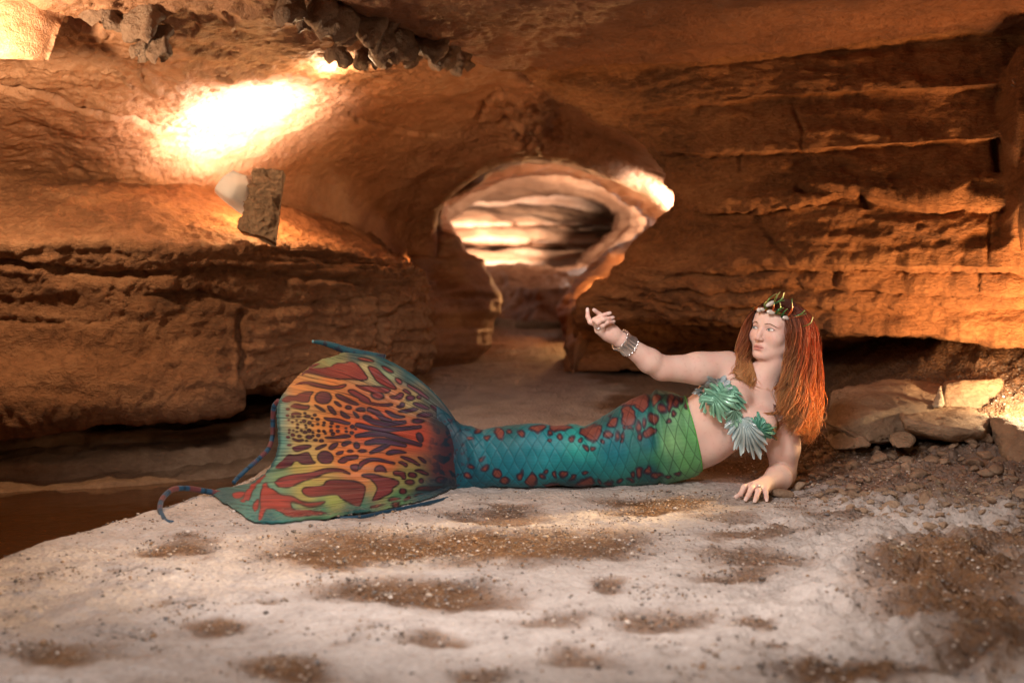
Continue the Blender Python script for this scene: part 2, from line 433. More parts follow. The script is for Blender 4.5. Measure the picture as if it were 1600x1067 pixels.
# terraced flow relief on the roof
ter = fbm(G, 1.7, 3) * 3.0 + G[..., 1] * 2.2
D += 0.012 * ((ter - np.floor(ter)) ** 3) * sstep(700, 560, qx) * sstep(190, 120, qy)
for ln, w_, dp in [
    ([(-40, 134), (60, 142), (110, 160), (180, 172), (240, 190), (330, 200), (390, 205)], 3.2, 0.05),
    ([(100, 38), (150, 55), (200, 50), (250, 88)], 4.0, 0.05),
    ([(545, 185), (600, 200), (690, 215)], 3.0, 0.03),
    ([(745, 190), (760, 160), (790, 140)], 5.0, 0.03)]:
    D += crack(G, ln, w_, dp, 6)
# the boss of dark knobs at the top of the dome
kn = np.exp(-(((qx - 822) / 45) ** 2 + ((qy - 190) / 48) ** 2)) * sstep(5.6, 6.0, G[..., 1]) * sstep(7.2, 6.9, G[..., 1])
D += kn * (0.05 + 0.06 * fbm(G, 9, 3))
G = G + Nn * D[..., None]
vault = build_sheet('cave_ceiling', G, M_VAULT)
tag(vault, kind='structure')

# hanging lip of pale flowstone at the upper left corner, and curled flakes along the break in the roof
def shard(outline_px, Y0, thick, tilt=0.0, bulge=0.05, n=26):
    """a thick curved flake; outline given as rows of (left, right) edges on the photograph, from its root to its tip"""
    V = []; k = len(outline_px)
    E = np.array([[at(xl, yl, Y0 + dl), at(xr, yr, Y0 + dr)] for xl, yl, dl, xr, yr, dr in outline_px])
    t = np.linspace(0, 1, k); tt = np.linspace(0, 1, n)
    E = cspline(t, E.reshape(k, -1), tt).reshape(n, 2, 3)
    u = np.linspace(0, 1, n)
    Gf = E[:, None, 0] * (1 - u)[None, :, None] + E[:, None, 1] * u[None, :, None]
    Nf = facing(Gf, grid_normals(Gf))
    cur = (4 * u * (1 - u))[None, :] * bulge + 0.018 * fbm(Gf, 9, 4) + 0.008 * fbm(Gf, 40, 2)
    ed = np.minimum(1, 8 * np.minimum(u, 1 - u))[None, :] * np.minimum(1, 8 * (1 - tt) + 0.05)[:, None]
    Ff = Gf + Nf * (cur + thick * 0.5 * ed ** 0.5)[..., None]
    Bk = Gf + Nf * (cur - thick * 0.5 * ed ** 0.5 - 0.004)[..., None]
    f = grid_faces(n, n); nn = n * n
    V = np.vstack([Ff.reshape(-1, 3), Bk.reshape(-1, 3)])
    b = np.concatenate([np.arange(n), np.arange(2 * n - 1, nn, n), np.arange(nn - 2, nn - n - 1, -1), np.arange(nn - 2 * n, 0, -n)])
    b2 = np.roll(b, -1)
    F = np.vstack([f, f[:, ::-1] + nn, np.stack([b, b2, b2 + nn, b + nn], 1)])
    return V, F

flap = ([(-150, -60, 0, 150, -60, 0.25), (-150, 10, .05, 112, 5, .25), (-150, 70, .12, 90, 55, .2), (-60, 92, .16, 76, 97, .2)], 4.12, 0.05, 0.06)
v, f = shard(flap[0], flap[1], flap[2], 0, flap[3])
mesh_obj('rock_curtain', v, f, M_VAULT, vault)

def petal(px, py, Y, w, l, ang, roll, seed, n=22):
    """a rounded, curled flake of stone hanging from the roof; w, l in photo pixels, ang its lean on the photograph"""
    r_ = np.random.default_rng(seed); a = math.radians(ang); k = Y / FPX
    s_ = np.linspace(0, 1, n)[:, None]; u = np.linspace(-1, 1, n)[None]
    wid = w * (0.75 + 0.35 * np.sin(math.pi * np.clip(s_ * 0.8 + .1, 0, 1))) * np.sqrt(np.clip(1.02 - np.clip((s_ - .55) / .47, 0, 1) ** 2.4, 0, 1)) * (1 + 0.30 * np.sin(4 * s_ + seed)) * (1 + 0.10 * np.sin(11 * s_ + 2 * seed))
    x = u * wid * .5 * (1 + .10 * np.sin(5 * s_ + seed * 2)) + 0 * s_; y = s_ * l + 0 * u + 5 * np.sin(3 * u + seed)
    d = -(0.5 * l * k) * np.sin(s_ * roll) + 0.35 * w * k * (u ** 2) * (0.6 + 0.6 * s_)
    X_ = px + x * math.cos(a) - y * math.sin(a); Y_ = py + x * math.sin(a) + y * math.cos(a)
    G = np.stack([at(q[0], q[1], Y + q[2]) for q in np.stack([X_, Y_, d], -1).reshape(-1, 3)]).reshape(n, n, 3)
    Nf = facing(G, grid_normals(G)); rel = 0.020 * fbm(G, 9, 4) + 0.005 * fbm(G, 40, 3); th = 0.005 * np.minimum(1, np.minimum((1 - np.abs(u)) * 5, (1 - s_) * 6) + .15)
    F1 = G + Nf * (rel + th)[..., None]; F2 = G + Nf * (rel - th)[..., None]; f = grid_faces(n, n); nn = n * n
    b = np.concatenate([np.arange(n), np.arange(2 * n - 1, nn, n), np.arange(nn - 2, nn - n - 1, -1), np.arange(nn - 2 * n, 0, -n)]); b2 = np.roll(b, -1)
    return np.vstack([F1.reshape(-1, 3), F2.reshape(-1, 3)]), np.vstack([f, f[:, ::-1] + nn, np.stack([b, b2, b2 + nn, b + nn], 1)])
PET = [(462, -25, 4.30, 60, 62, 12, 1.6), (500, -20, 4.34, 56, 64, -6, 2.0), (535, -12, 4.36, 60, 74, 16, 1.7), (518, 8, 4.44, 44, 52, 28, 2.2), (566, 4, 4.44, 58, 70, -10, 1.9), (556, 30, 4.56, 46, 50, 34, 2.2), (598, 18, 4.52, 62, 66, 8, 1.6), (588, 48, 4.66, 44, 50, -18, 2.3),
       (632, 34, 4.64, 58, 56, 20, 1.8), (622, 58, 4.74, 40, 42, -8, 2.2), (664, 52, 4.78, 56, 46, -14, 1.9), (652, 70, 4.86, 36, 36, 26, 2.3), (696, 68, 4.94, 48, 40, 10, 1.9), (720, 84, 5.06, 40, 30, -6, 1.8), (538, 58, 4.72, 40, 44, 20, 2.1), (572, 74, 4.82, 34, 32, -14, 2.2), (486, 12, 4.46, 40, 40, 30, 2.0), (608, 78, 4.88, 34, 26, 12, 2.2),
       (205, 8, 4.36, 90, 58, -30, 1.7), (255, 40, 4.42, 44, 58, 10, 2.0), (232, 62, 4.46, 34, 38, 36, 2.1), (170, 2, 4.36, 60, 40, 20, 1.6)]
for i, q in enumerate(PET):
    v, f = petal(*q, i + 3)
    mesh_obj('rock_flake', v, f, M_FLAKE, vault)

# ---------------------------------------------------------------- roof slab and bedded wall on the right, one bed after another
sil = [(530, 0, 4.2), (586, 30, 4.42), (667, 63, 4.75), (713, 73, 4.95), (753, 101, 5.2), (824, 119, 5.4), (854, 142, 5.5)]
beds = [
    # roof slab, from over the camera to its edge
    [(2600, -900, 2.0), (1600, -900, 2.0), (900, -760, 2.1), (500, -800, 2.0)],
    [(2100, -330, 3.2), (1600, -300, 3.3), (1000, -260, 3.4), (480, -200, 3.5)],
    [(2000, -60, 4.2), (1600, -45, 4.15), (1000, -15, 4.15), (700, 0, 4.2), (530, 0, 4.2), (520, -40, 4.6), (560, -30, 5.2)],
    [(1900, 8, 4.75), (1600, 22, 4.75), (1300, 36, 4.8), (1000, 52, 4.85), (800, 60, 4.85), (667, 63, 4.80), (650, 30, 5.2), (700, 20, 5.8)],
    [(1900, 24, 4.95), (1600, 47, 5.0), (1400, 66, 5.1), (1200, 86, 5.2), (1000, 104, 5.32), (860, 108, 5.35), (753, 100, 5.25), (750, 70, 5.7), (800, 60, 6.3)],
    # bed 1
    [(1900, 40, 5.05), (1600, 55, 5.1), (1400, 74, 5.2), (1200, 93, 5.32), (1000, 111, 5.45), (880, 120, 5.5), (824, 119, 5.45), (820, 100, 5.9), (880, 100, 6.5)],
    [(1900, 112, 4.75), (1600, 130, 4.95), (1450, 138, 5.08), (1300, 146, 5.18), (1150, 158, 5.32), (1000, 172, 5.5), (915, 174, 5.62), (915, 150, 6.1), (980, 150, 6.7)],
    # bed 2
    [(1900, 118, 4.83), (1600, 136, 5.02), (1450, 144, 5.14), (1300, 151, 5.24), (1150, 163, 5.38), (1000, 178, 5.56), (930, 182, 5.66), (930, 170, 6.2), (1000, 170, 6.8)],
    [(1900, 195, 4.72), (1600, 214, 4.92), (1450, 222, 5.06), (1300, 231, 5.16), (1160, 238, 5.3), (1020, 236, 5.6), (1000, 222, 5.8), (1010, 215, 6.3), (1080, 215, 6.9)],
    # bed 3
    [(1900, 201, 4.80), (1600, 219, 5.0), (1450, 227, 5.12), (1300, 236, 5.22), (1160, 243, 5.36), (1040, 246, 5.64), (1020, 245, 5.8), (1030, 240, 6.4), (1100, 240, 7.0)],
    [(1900, 296, 4.68), (1600, 312, 4.90), (1450, 316, 5.02), (1300, 304, 5.12), (1200, 326, 5.24), (1080, 318, 5.6), (1058, 305, 5.85), (1066, 305, 6.4), (1130, 305, 7.0)],
    # bed 4
    [(1900, 303, 4.76), (1600, 318, 4.96), (1450, 322, 5.08), (1300, 312, 5.18), (1200, 332, 5.30), (1078, 328, 5.62), (1056, 325, 5.85), (1064, 325, 6.4), (1130, 325, 7.0)],
    [(1900, 410, 4.62), (1600, 414, 4.86), (1450, 412, 5.0), (1300, 412, 5.12), (1180, 414, 5.26), (1060, 420, 5.6), (972, 415, 5.95), (985, 415, 6.5), (1060, 415, 7.1)],
    # bed 5
    [(1900, 416, 4.74), (1600, 419, 4.98), (1450, 417, 5.10), (1300, 417, 5.22), (1180, 419, 5.36), (1060, 425, 5.66), (958, 424, 6.0), (972, 424, 6.5), (1060, 424, 7.1)],
    [(1900, 446, 4.70), (1600, 446, 4.95), (1450, 449, 5.08), (1300, 446, 5.20), (1180, 446, 5.36), (1060, 444, 5.68), (946, 441, 6.1), (960, 441, 6.6), (1060, 441, 7.2)],
    # bed 6
    [(1900, 451, 4.76), (1600, 450, 5.02), (1450, 453, 5.14), (1300, 450, 5.26), (1180, 450, 5.42), (1060, 449, 5.72), (935, 449, 6.15), (950, 449, 6.6), (1060, 449, 7.2)],
    [(1900, 478, 4.72), (1600, 475, 4.98), (1450, 473, 5.12), (1300, 475, 5.24), (1180, 473, 5.42), (1060, 470, 5.75), (915, 468, 6.3), (935, 468, 6.8), (1060, 468, 7.4)],
    # bed 7, over the dark recess
    [(1900, 482, 4.80), (1600, 479, 5.06), (1450, 477, 5.18), (1300, 479, 5.30), (1180, 477, 5.48), (1060, 475, 5.8), (910, 474, 6.35), (930, 474, 6.8), (1060, 474, 7.4)],
    [(1900, 540, 4.74), (1600, 528, 5.02), (1450, 518, 5.18), (1300, 510, 5.32), (1180, 500, 5.55), (1060, 492, 5.9), (900, 500, 6.6), (925, 500, 7.0), (1060, 500, 7.6)],
    # deep low recess under it, back to the ground
    [(1900, 545, 5.1), (1600, 534, 5.6), (1450, 523, 6.0), (1300, 516, 6.3), (1180, 508, 6.7), (1060, 500, 7.0), (905, 508, 7.2), (925, 512, 7.4), (1060, 512, 7.9)],
    [(1900, 580, 5.5), (1600, 566, 6.0), (1450, 556, 6.4), (1300, 548, 6.7), (1180, 542, 7.0), (1060, 536, 7.2), (900, 534, 7.3), (925, 536, 7.6), (1060, 540, 8.0)],
    [(1900, 660, 5.3), (1600, 630, 5.8), (1450, 610, 6.1), (1300, 600, 6.4), (1180, 592, 6.7), (1060, 586, 6.9), (880, 580, 7.2), (910, 580, 7.5), (1060, 590, 8.0)],
]
for i_ in range(5, len(beds)):                     # the end of the wall turns well away behind its edge
    b_ = beds[i_]; b_[-1] = (b_[-1][0] + 120, b_[-1][1], b_[-1][2] + .2); b_[-2] = (b_[-2][0] + 45, b_[-2][1], b_[-2][2])
dv = [0]
for i in range(1, len(beds)):
    a = np.mean([at(*q) for q in beds[i - 1][:3]], 0); b = np.mean([at(*q) for q in beds[i][:3]], 0)
    dv.append(dv[-1] + max(np.linalg.norm(a - b), 0.02))
vsb = np.array(dv) / dv[-1]
nvb = 560
G, _ = sheet(beds, 520, nvb, vsb, smooth_v=False)
# sharp rows: snap grid rows on the bed lines so every bed can be cut out cleanly
rowi = np.unique(np.round(vsb * (nvb - 1)).astype(int))
Nn = facing(G, grid_normals(G))
for _ in range(3):
    Nn[1:-1] = (Nn[:-2] + 2 * Nn[1:-1] + Nn[2:]); Nn /= np.linalg.norm(Nn, axis=2, keepdims=True)
qx, qy = to_px(G)
lay = fbm(np.stack([G[..., 0] * 0.9, G[..., 1] * 0.9, G[..., 2] * 13 + fbm(G, 2, 3)], 2), 1.0, 4)
D = 0.022 * fbm(G, 1.5, 4) + 0.020 * lay + 0.014 * fbm(G, 8, 5, gain=.55) + 0.004 * fbm(G, 30, 3)
wall = sstep(100, 140, qy + (1600 - qx) * -0.08)
D += wall * 0.018 * fbm(np.stack([G[..., 0] * 2.2, G[..., 1] * 2.2, G[..., 2] * 7], 2), 1.3, 4, ridged=True) * sstep(230, 330, qy)
D += wall * 0.03 * np.sign(fbm(np.stack([G[..., 0] * 1.3, G[..., 1] * 1.3, np.floor(G[..., 2] * 9)], 2), 1.2, 1)) * sstep(405, 430, qy) * sstep(540, 500, qy) * 0.08
for ln, w_, dp in [
    ([(1240, 296), (1280, 300), (1340, 305), (1362, 330)], 5, 0.05),
    ([(1080, 330), (1160, 336), (1185, 325), (1240, 322)], 3, 0.03),
    ([(1556, 215), (1560, 270)], 7, 0.06), ([(1545, 318), (1546, 412)], 2.5, 0.02),
    ([(1528, 418), (1529, 446)], 3, 0.03), ([(1305, 420), (1306, 446)], 3, 0.03), ([(1240, 170), (1255, 205), (1250, 235)], 3, 0.02),
    ([(1155, 240), (1160, 270)], 3, 0.02), ([(1180, 330), (1210, 380), (1240, 410)], 4, 0.02)]:
    D += crack(G, ln, w_, dp, 5)
# a buttress at the right edge of the view
D += 0.22 * sstep(1560, 1590, qx + 8 * fbm(G, 5, 3)) * sstep(90, 130, qy) * sstep(420, 330, qy)
Dn = D
G = G + Nn * Dn[..., None]
strata = build_sheet('bedded_wall', G, M_STRATA, None, (rowi[-4], rowi[-1]))
tag(strata, kind='structure')
roof = build_sheet('roof_slab', G, M_CEIL, None, (0, rowi[4]))
tag(roof, kind='structure')
cuts = [4] + list(range(6, len(rowi) - 4, 2)); cuts[-1] = len(rowi) - 4
if cuts[-1] - cuts[-2] < 1: cuts.pop(-2)
for i0, i1 in zip(cuts[:-1], cuts[1:]):
    build_sheet('rock_bed', G, M_STRATA, strata, (rowi[i0], rowi[i1]))

# ---------------------------------------------------------------- the passage beyond: narrowing rings of rock
def ring(pts): return pts
passage = [
    [(600, 640, 7.0), (630, 560, 7.0), (630, 480, 7.1), (640, 410, 7.4), (640, 340, 7.6), (680, 265, 7.6), (760, 200, 7.4), (840, 185, 7.3), (930, 200, 7.4), (1040, 250, 7.5), (1120, 330, 7.5), (1100, 400, 7.4), (1030, 450, 7.3), (960, 480, 7.3), (930, 540, 7.3), (915, 600, 7.2)],
    [(690, 620, 7.35), (700, 545, 7.4), (702, 480, 7.45), (690, 425, 7.5), (664, 385, 7.6), (670, 318, 7.6), (742, 260, 7.4), (840, 232, 7.2), (905, 242, 7.2), (975, 262, 7.2), (1050, 296, 7.2), (1095, 345, 7.2), (1040, 398, 7.2), (955, 445, 7.2), (905, 500, 7.2), (890, 580, 7.1)],
    [(735, 610, 7.7), (756, 545, 7.8), (768, 482, 7.8), (762, 432, 7.8), (738, 398, 7.8), (692, 340, 7.8), (738, 288, 7.6), (838, 256, 7.5), (905, 262, 7.5), (968, 280, 7.5), (1030, 308, 7.5), (1075, 350, 7.5), (1010, 402, 7.5), (935, 445, 7.6), (892, 490, 7.7), (880, 560, 7.6)],
    [(720, 600, 8.6), (738, 540, 8.8), (745, 480, 8.9), (735, 425, 9.0), (680, 385, 9.0), (640, 320, 9.0), (695, 245, 9.0), (830, 205, 9.0), (915, 212, 9.0), (1000, 240, 9.0), (1080, 290, 9.0), (1105, 350, 9.0), (1040, 420, 9.0), (970, 460, 9.0), (920, 500, 8.9), (905, 560, 8.6)],
    [(745, 560, 10.2), (765, 520, 10.2), (772, 470, 10.2), (757, 428, 10.2), (724, 390, 10.2), (694, 345, 10.2), (730, 306, 10.2), (820, 282, 10.2), (890, 280, 10.2), (950, 294, 10.2), (998, 320, 10.2), (1010, 352, 10.2), (965, 385, 10.2), (915, 425, 10.2), (885, 470, 10.2), (880, 530, 10.2)],
    [(740, 540, 12), (755, 500, 12), (750, 460, 12), (725, 425, 12), (675, 390, 12), (650, 340, 12), (700, 280, 12), (820, 255, 12), (900, 255, 12), (975, 270, 12), (1040, 305, 12), (1055, 355, 12), (985, 405, 12), (930, 445, 12), (900, 480, 12), (890, 520, 12)],
    [(760, 520, 14), (772, 490, 14), (772, 455, 14), (754, 425, 14), (716, 385, 14), (703, 345, 14), (740, 318, 14), (820, 306, 14), (880, 304, 14), (930, 312, 14), (965, 333, 14), (960, 360, 14), (928, 388, 14), (900, 415, 14), (882, 450, 14), (880, 500, 14)],
    [(745, 510, 17), (755, 490, 17), (750, 450, 17), (715, 410, 17), (665, 380, 17), (650, 340, 17), (705, 300, 17), (820, 290, 17), (890, 290, 17), (955, 298, 17), (1000, 330, 17), (990, 365, 17), (950, 395, 17), (915, 425, 17), (895, 460, 17), (885, 495, 17)],
]
vsp = np.array([0, .16, .28, .42, .56, .70, .84, 1.0])
G, _ = sheet(passage, 300, 260, vsp)
Nn = grid_normals(G)
ax = np.array([[0.06, 8, .9]]); c = G.mean(1, keepdims=True)
if np.sum((c - G) * Nn) < 0: Nn = -Nn
bedz = fbm(np.stack([G[..., 0] * .6, G[..., 1] * .4, G[..., 2] * 7], 2), 1.0, 3)
D = 0.06 * fbm(G, 1.2, 4) + 0.05 * bedz + 0.02 * fbm(G, 5, 3)
G = G + Nn * D[..., None]
pas = build_sheet('passage_wall', G, M_FAR); tag(pas, kind='structure')

# the bedded end of the passage, big tilted slabs one above the other
endw = [[(500, 250, 17.2), (820, 250, 18), (1150, 250, 17.2)], [(500, 330, 17.2), (820, 325, 18), (1150, 330, 17.0)],
        [(500, 352, 16.2), (820, 350, 16.4), (1150, 352, 16.6)], [(500, 358, 17.2), (820, 356, 17.4), (1150, 358, 17.2)],
        [(500, 378, 16.4), (820, 378, 16.4), (1150, 384, 16.6)], [(500, 386, 17.2), (820, 386, 17.4), (1150, 390, 17.4)],
        [(500, 415, 16.0), (820, 415, 16.2), (1150, 415, 16.2)], [(500, 425, 16.8), (820, 424, 17), (1150, 424, 17)],
        [(500, 460, 15.4), (820, 458, 15.4), (1150, 458, 15.4)], [(500, 495, 15.0), (820, 492, 15.0), (1150, 492, 15.0)]]
G, _ = sheet(endw, 160, 150, None, smooth_v=False)
Nn = facing(G, grid_normals(G))
G = G + Nn * (0.12 * fbm(G, .9, 4) + 0.10 * fbm(np.stack([G[..., 0] * .5, G[..., 1], G[..., 2] * 5], 2), 1, 3))[..., None]
tag(build_sheet('passage_end', G, M_FAR), kind='structure')

# a dark step of rock across the passage, in front of the lit slabs
stepw = [[(690, 412, 14.2), (800, 414, 14.2), (900, 414, 14.2), (960, 412, 14.0)], [(700, 420, 12.6), (790, 422, 12.5), (850, 426, 12.5), (950, 418, 12.3)], [(700, 440, 12.5), (790, 442, 12.4), (850, 445, 12.2), (950, 440, 12.0)],
         [(700, 447, 12.4), (790, 449, 12.3), (835, 448, 11.9), (950, 446, 11.7)], [(700, 470, 12.3), (790, 472, 12.2), (835, 470, 11.8), (950, 470, 11.6)], [(700, 500, 12.1), (790, 500, 12.0), (835, 500, 11.6), (950, 500, 11.4)]]
G, _ = sheet(stepw, 120, 100, None, smooth_v=False)
Nn = facing(G, grid_normals(G)); G = G + Nn * (0.06 * fbm(G, 1.5, 4) + 0.03 * fbm(G, 6, 3))[..., None]
tag(build_sheet('passage_step', G, M_FAR), kind='structure')
# ================================================================== THE GROUND
def ground_z(X, Y):
    """height of the sandy floor, before its fine relief"""
    X = np.asarray(X, float); Y = np.asarray(Y, float)
    z = np.interp(Y, [0, 2, 3.6, 4.3, 5.2, 6.5, 9, 15, 30], [-0.03, -0.02, 0.0, 0.0, 0.07, 0.20, 0.34, 0.50, 0.7])
    # shoreline of the pool at the left
    sx = np.interp(Y, [1.0, 2.4, 3.0, 3.39, 3.97, 4.4, 5.0, 5.5, 6.2], [-2.3, -1.62, -1.42, -1.29, -1.12, -1.03, -0.97, -0.94, -0.90])
    d = X - sx
    z = z - 0.26 * sstep(0.07, -0.22, d) * sstep(6.6, 5.7, Y)
    # rise to the rubble at the right
    z = z + 0.10 * sstep(0.9, 2.4, X) * sstep(3.6, 4.8, Y) + 0.10 * sstep(1.5, 2.6, X) * sstep(2.2, 3.5, Y)
    z = z + 0.22 * sstep(1.25, 2.1, X - 0.10 * (Y - 4)) * sstep(4.5, 5.6, Y)
    return z

WATER_Z = -0.115
# damp hollows: (px, py, half width px, half height px, strength)
SPOTS = [(720, 850, 330, 32, 1), (560, 862, 170, 26, 1), (880, 845, 170, 30, .9), (650, 920, 180, 24, 1), (1030, 786, 115, 17, 1), (770, 800, 90, 12, .8), (560, 800, 60, 7, .5), (275, 855, 80, 17, .9), (300, 840, 60, 10, .7),
         (435, 1042, 95, 24, 1), (340, 975, 52, 14, .9), (75, 1018, 100, 17, .9), (655, 998, 60, 14, .8), (545, 1000, 40, 8, .5), (760, 1050, 55, 16, .8), (415, 940, 45, 9, .6), (285, 943, 40, 8, .6),
         (1180, 832, 80, 13, .8), (1130, 808, 60, 8, .6), (950, 916, 34, 14, .8), (870, 965, 80, 18, .7), (1040, 965, 90, 18, .8), (1180, 972, 50, 14, .8), (905, 1022, 70, 24, .8), (1200, 1008, 42, 7, .8),
         (1185, 870, 90, 26, .8), (1150, 900, 70, 16, .8), (1320, 812, 90, 12, .7), (1290, 830, 60, 10, .5), (1470, 900, 150, 60, 1), (1520, 955, 160, 50, 1), (1590, 860, 100, 30, .9), (1330, 1052, 170, 26, 1), (1560, 1010, 150, 40, .9),
         (1230, 790, 50, 8, .6), (1290, 770, 80, 12, .6), (190, 1010, 70, 10, .5), (60, 1062, 60, 10, .7), (840, 605, 90, 6, .5), (760, 585, 60, 8, .5), (970, 628, 60, 14, .9), (740, 640, 40, 6, .5), (1090, 775, 160, 10, .4), (850, 640, 40, 5, .4),
         (180, 895, 30, 5, .5), (240, 902, 28, 5, .5), (1030, 1020, 30, 6, .4)]

def ground_relief(X, Y):
    P = np.stack([X, Y, np.zeros_like(X)], -1)
    r = 0.014 * fbm(P, 2.6, 4) + 0.006 * fbm(P, 12, 4) + 0.0025 * fbm(P, 45, 2)
    rough = sstep(0.55, 1.3, X + 0.35 * (3.4 - Y) + 0.25 * fbm(P, 1.6, 3))
    r = r + rough * (0.042 * fbm(P, 4.2, 5) + 0.020 * fbm(P, 9, 4, ridged=True) + 0.016 * fbm(P, 26, 3))
    return r, rough

def gz(x, y):
    x = np.atleast_1d(np.asarray(x, float)); y = np.atleast_1d(np.asarray(y, float))
    return ground_z(x, y) + ground_relief(x, y)[0]

gx = np.concatenate([np.linspace(-6, -2.3, 16)[:-1], np.linspace(-2.3, 2.6, 560), np.linspace(2.6, 6, 16)[1:]])
gy = np.concatenate([np.linspace(-2, 1.5, 14)[:-1], np.linspace(1.5, 5.2, 420), np.linspace(5.2, 9, 130)[1:], np.linspace(9, 20, 60)[1:]])
X, Y = np.meshgrid(gx, gy)
Z0 = ground_z(X, Y)
rel, rough = ground_relief(X, Y)
damp_and_light = np.zeros_like(X)
qx, qy = to_px(np.stack([X, Y, Z0], 2))
Pn = np.stack([X, Y, 0 * X], 2)
wx = fbm(Pn, 3.0, 5) * 40; wy = fbm(Pn + 9.1, 5.0, 5) * 14
near = Y > 1.2
for (sx, sy, a, b, k) in SPOTS:
    d = np.hypot((qx + wx - sx) / a, (qy + wy - sy) / b)
    damp_and_light = np.maximum(damp_and_light, k * sstep(1.45, 0.35, d) * near)
shore = X - np.interp(Y, [1.0, 2.4, 3.0, 3.39, 3.97, 4.4, 5.0, 5.5, 6.2], [-2.3, -1.62, -1.42, -1.29, -1.12, -1.03, -0.97, -0.94, -0.90])
damp_and_light = np.maximum(damp_and_light, sstep(0.07, -0.03, shore) * (Y < 7))
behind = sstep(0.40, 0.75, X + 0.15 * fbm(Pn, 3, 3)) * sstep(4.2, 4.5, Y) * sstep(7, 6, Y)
damp_and_light = np.maximum(damp_and_light, 0.9 * behind)
damp_and_light = np.maximum(damp_and_light, 0.75 * sstep(1.0, 1.25, X - 0.25 * (4.0 - Y) + 0.2 * fbm(Pn, 4, 3)) * sstep(3.35, 3.75, Y + 0.1 * fbm(Pn + 4, 4, 3)))
damp_and_light = np.maximum(damp_and_light, sstep(6.6, 8.6, Y) * 1.0)  # passage floor darkened in its colour, standing in for shade
damp_and_light = np.maximum(damp_and_light, 0.45 * sstep(4.5, 5.2, Y))  # sand behind the tail browned in its colour, standing in for warm lamplight
Z = Z0 + rel - 0.012 * damp_and_light * (1 - rough)
GZ = np.stack([X, Y, Z], 2)

mg, nt, b = new_mat('cave_sand'); L = nt.links.new
g = N(nt, 'ShaderNodeNewGeometry')
da = N(nt, 'ShaderNodeAttribute', attribute_name='damp_and_light'); ra = N(nt, 'ShaderNodeAttribute', attribute_name='rough')
n1 = N(nt, 'ShaderNodeTexNoise', Scale=7.0, Detail=8.0, Roughness=0.65); L(g.outputs['Position'], n1.inputs['Vector'])
n2 = N(nt, 'ShaderNodeTexNoise', Scale=60.0, Detail=7.0, Roughness=0.78); L(g.outputs['Position'], n2.inputs['Vector'])
vo = N(nt, 'ShaderNodeTexVoronoi', Scale=75.0); L(g.outputs['Position'], vo.inputs['Vector'])
mx = N(nt, 'ShaderNodeMix', data_type='FLOAT'); mx.inputs['Factor'].default_value = 0.55
L(n1.outputs['Fac'], mx.inputs['A']); L(n2.outputs['Fac'], mx.inputs['B'])
dry = ramp(nt, [(0.32, (0.13, 0.11, 0.10)), (0.45, (0.38, 0.33, 0.302)), (0.66, (0.55, 0.49, 0.455))], mx.outputs[0])
wet_and_lit = ramp(nt, [(0.30, (0.045, 0.022, 0.010)), (0.5, (0.135, 0.064, 0.027)), (0.72, (0.36, 0.19, 0.085))], mx.outputs[0])
sub = N(nt, 'ShaderNodeMath', operation='MULTIPLY_ADD'); L(n2.outputs['Fac'], sub.inputs[0]); sub.inputs[1].default_value = 1.1; 
L(da.outputs['Fac'], sub.inputs[2])
edge = N(nt, 'ShaderNodeMapRange', interpolation_type='SMOOTHSTEP'); L(sub.outputs[0], edge.inputs[0]); edge.inputs['From Min'].default_value = 0.66; edge.inputs['From Max'].default_value = 1.62
cm = N(nt, 'ShaderNodeMix', data_type='RGBA'); L(edge.outputs[0], cm.inputs['Factor']); L(dry, cm.inputs['A']); L(wet_and_lit, cm.inputs['B'])
L(cm.outputs['Result'], b.inputs['Base Color'])
hs = N(nt, 'ShaderNodeMath', operation='MULTIPLY_ADD'); L(n2.outputs['Fac'], hs.inputs[0]); hs.inputs[1].default_value = 0.8; L(vo.outputs['Distance'], hs.inputs[2])
bs = N(nt, 'ShaderNodeMapRange'); L(edge.outputs[0], bs.inputs[0]); bs.inputs['To Min'].default_value = 0.5; bs.inputs['To Max'].default_value = 0.9
bp = N(nt, 'ShaderNodeBump', Distance=0.012); L(bs.outputs[0], bp.inputs['Strength']); L(hs.outputs[0], bp.inputs['Height']); L(bp.outputs[0], b.inputs['Normal'])
rr = N(nt, 'ShaderNodeMapRange'); L(edge.outputs[0], rr.inputs[0]); rr.inputs['To Min'].default_value = 0.9; rr.inputs['To Max'].default_value = 0.5
L(rr.outputs[0], b.inputs['Roughness']); b.inputs['Specular IOR Level'].default_value = 0.4
M_SAND = mg
ground = mesh_obj('ground', GZ.reshape(-1, 3), grid_faces(len(gx), len(gy)), mg, attrs={'damp_and_light': damp_and_light, 'rough': rough})
tag(ground, kind='structure')

# water of the little stream
mw, nt, b = new_mat('stream_water')
b.inputs['Base Color'].default_value = (0.075, 0.030, 0.011, 1); b.inputs['Roughness'].default_value = 0.09
b.inputs['Specular IOR Level'].default_value = 0.5
g = N(nt, 'ShaderNodeNewGeometry'); n = N(nt, 'ShaderNodeTexNoise', Scale=9.0, Detail=3.0)
nt.links.new(g.outputs['Position'], n.inputs['Vector'])
bp = N(nt, 'ShaderNodeBump', Strength=0.12, Distance=0.02); nt.links.new(n.outputs['Fac'], bp.inputs['Height']); nt.links.new(bp.outputs[0], b.inputs['Normal'])
wx_ = np.linspace(-6, -0.7, 30); wy_ = np.linspace(0, 6.2, 30); XX, YY = np.meshgrid(wx_, wy_)
wat = mesh_obj('water', np.stack([XX, YY, np.full_like(XX, WATER_Z)], 2).reshape(-1, 3), grid_faces(30, 30), mw)
tag(wat, kind='structure')

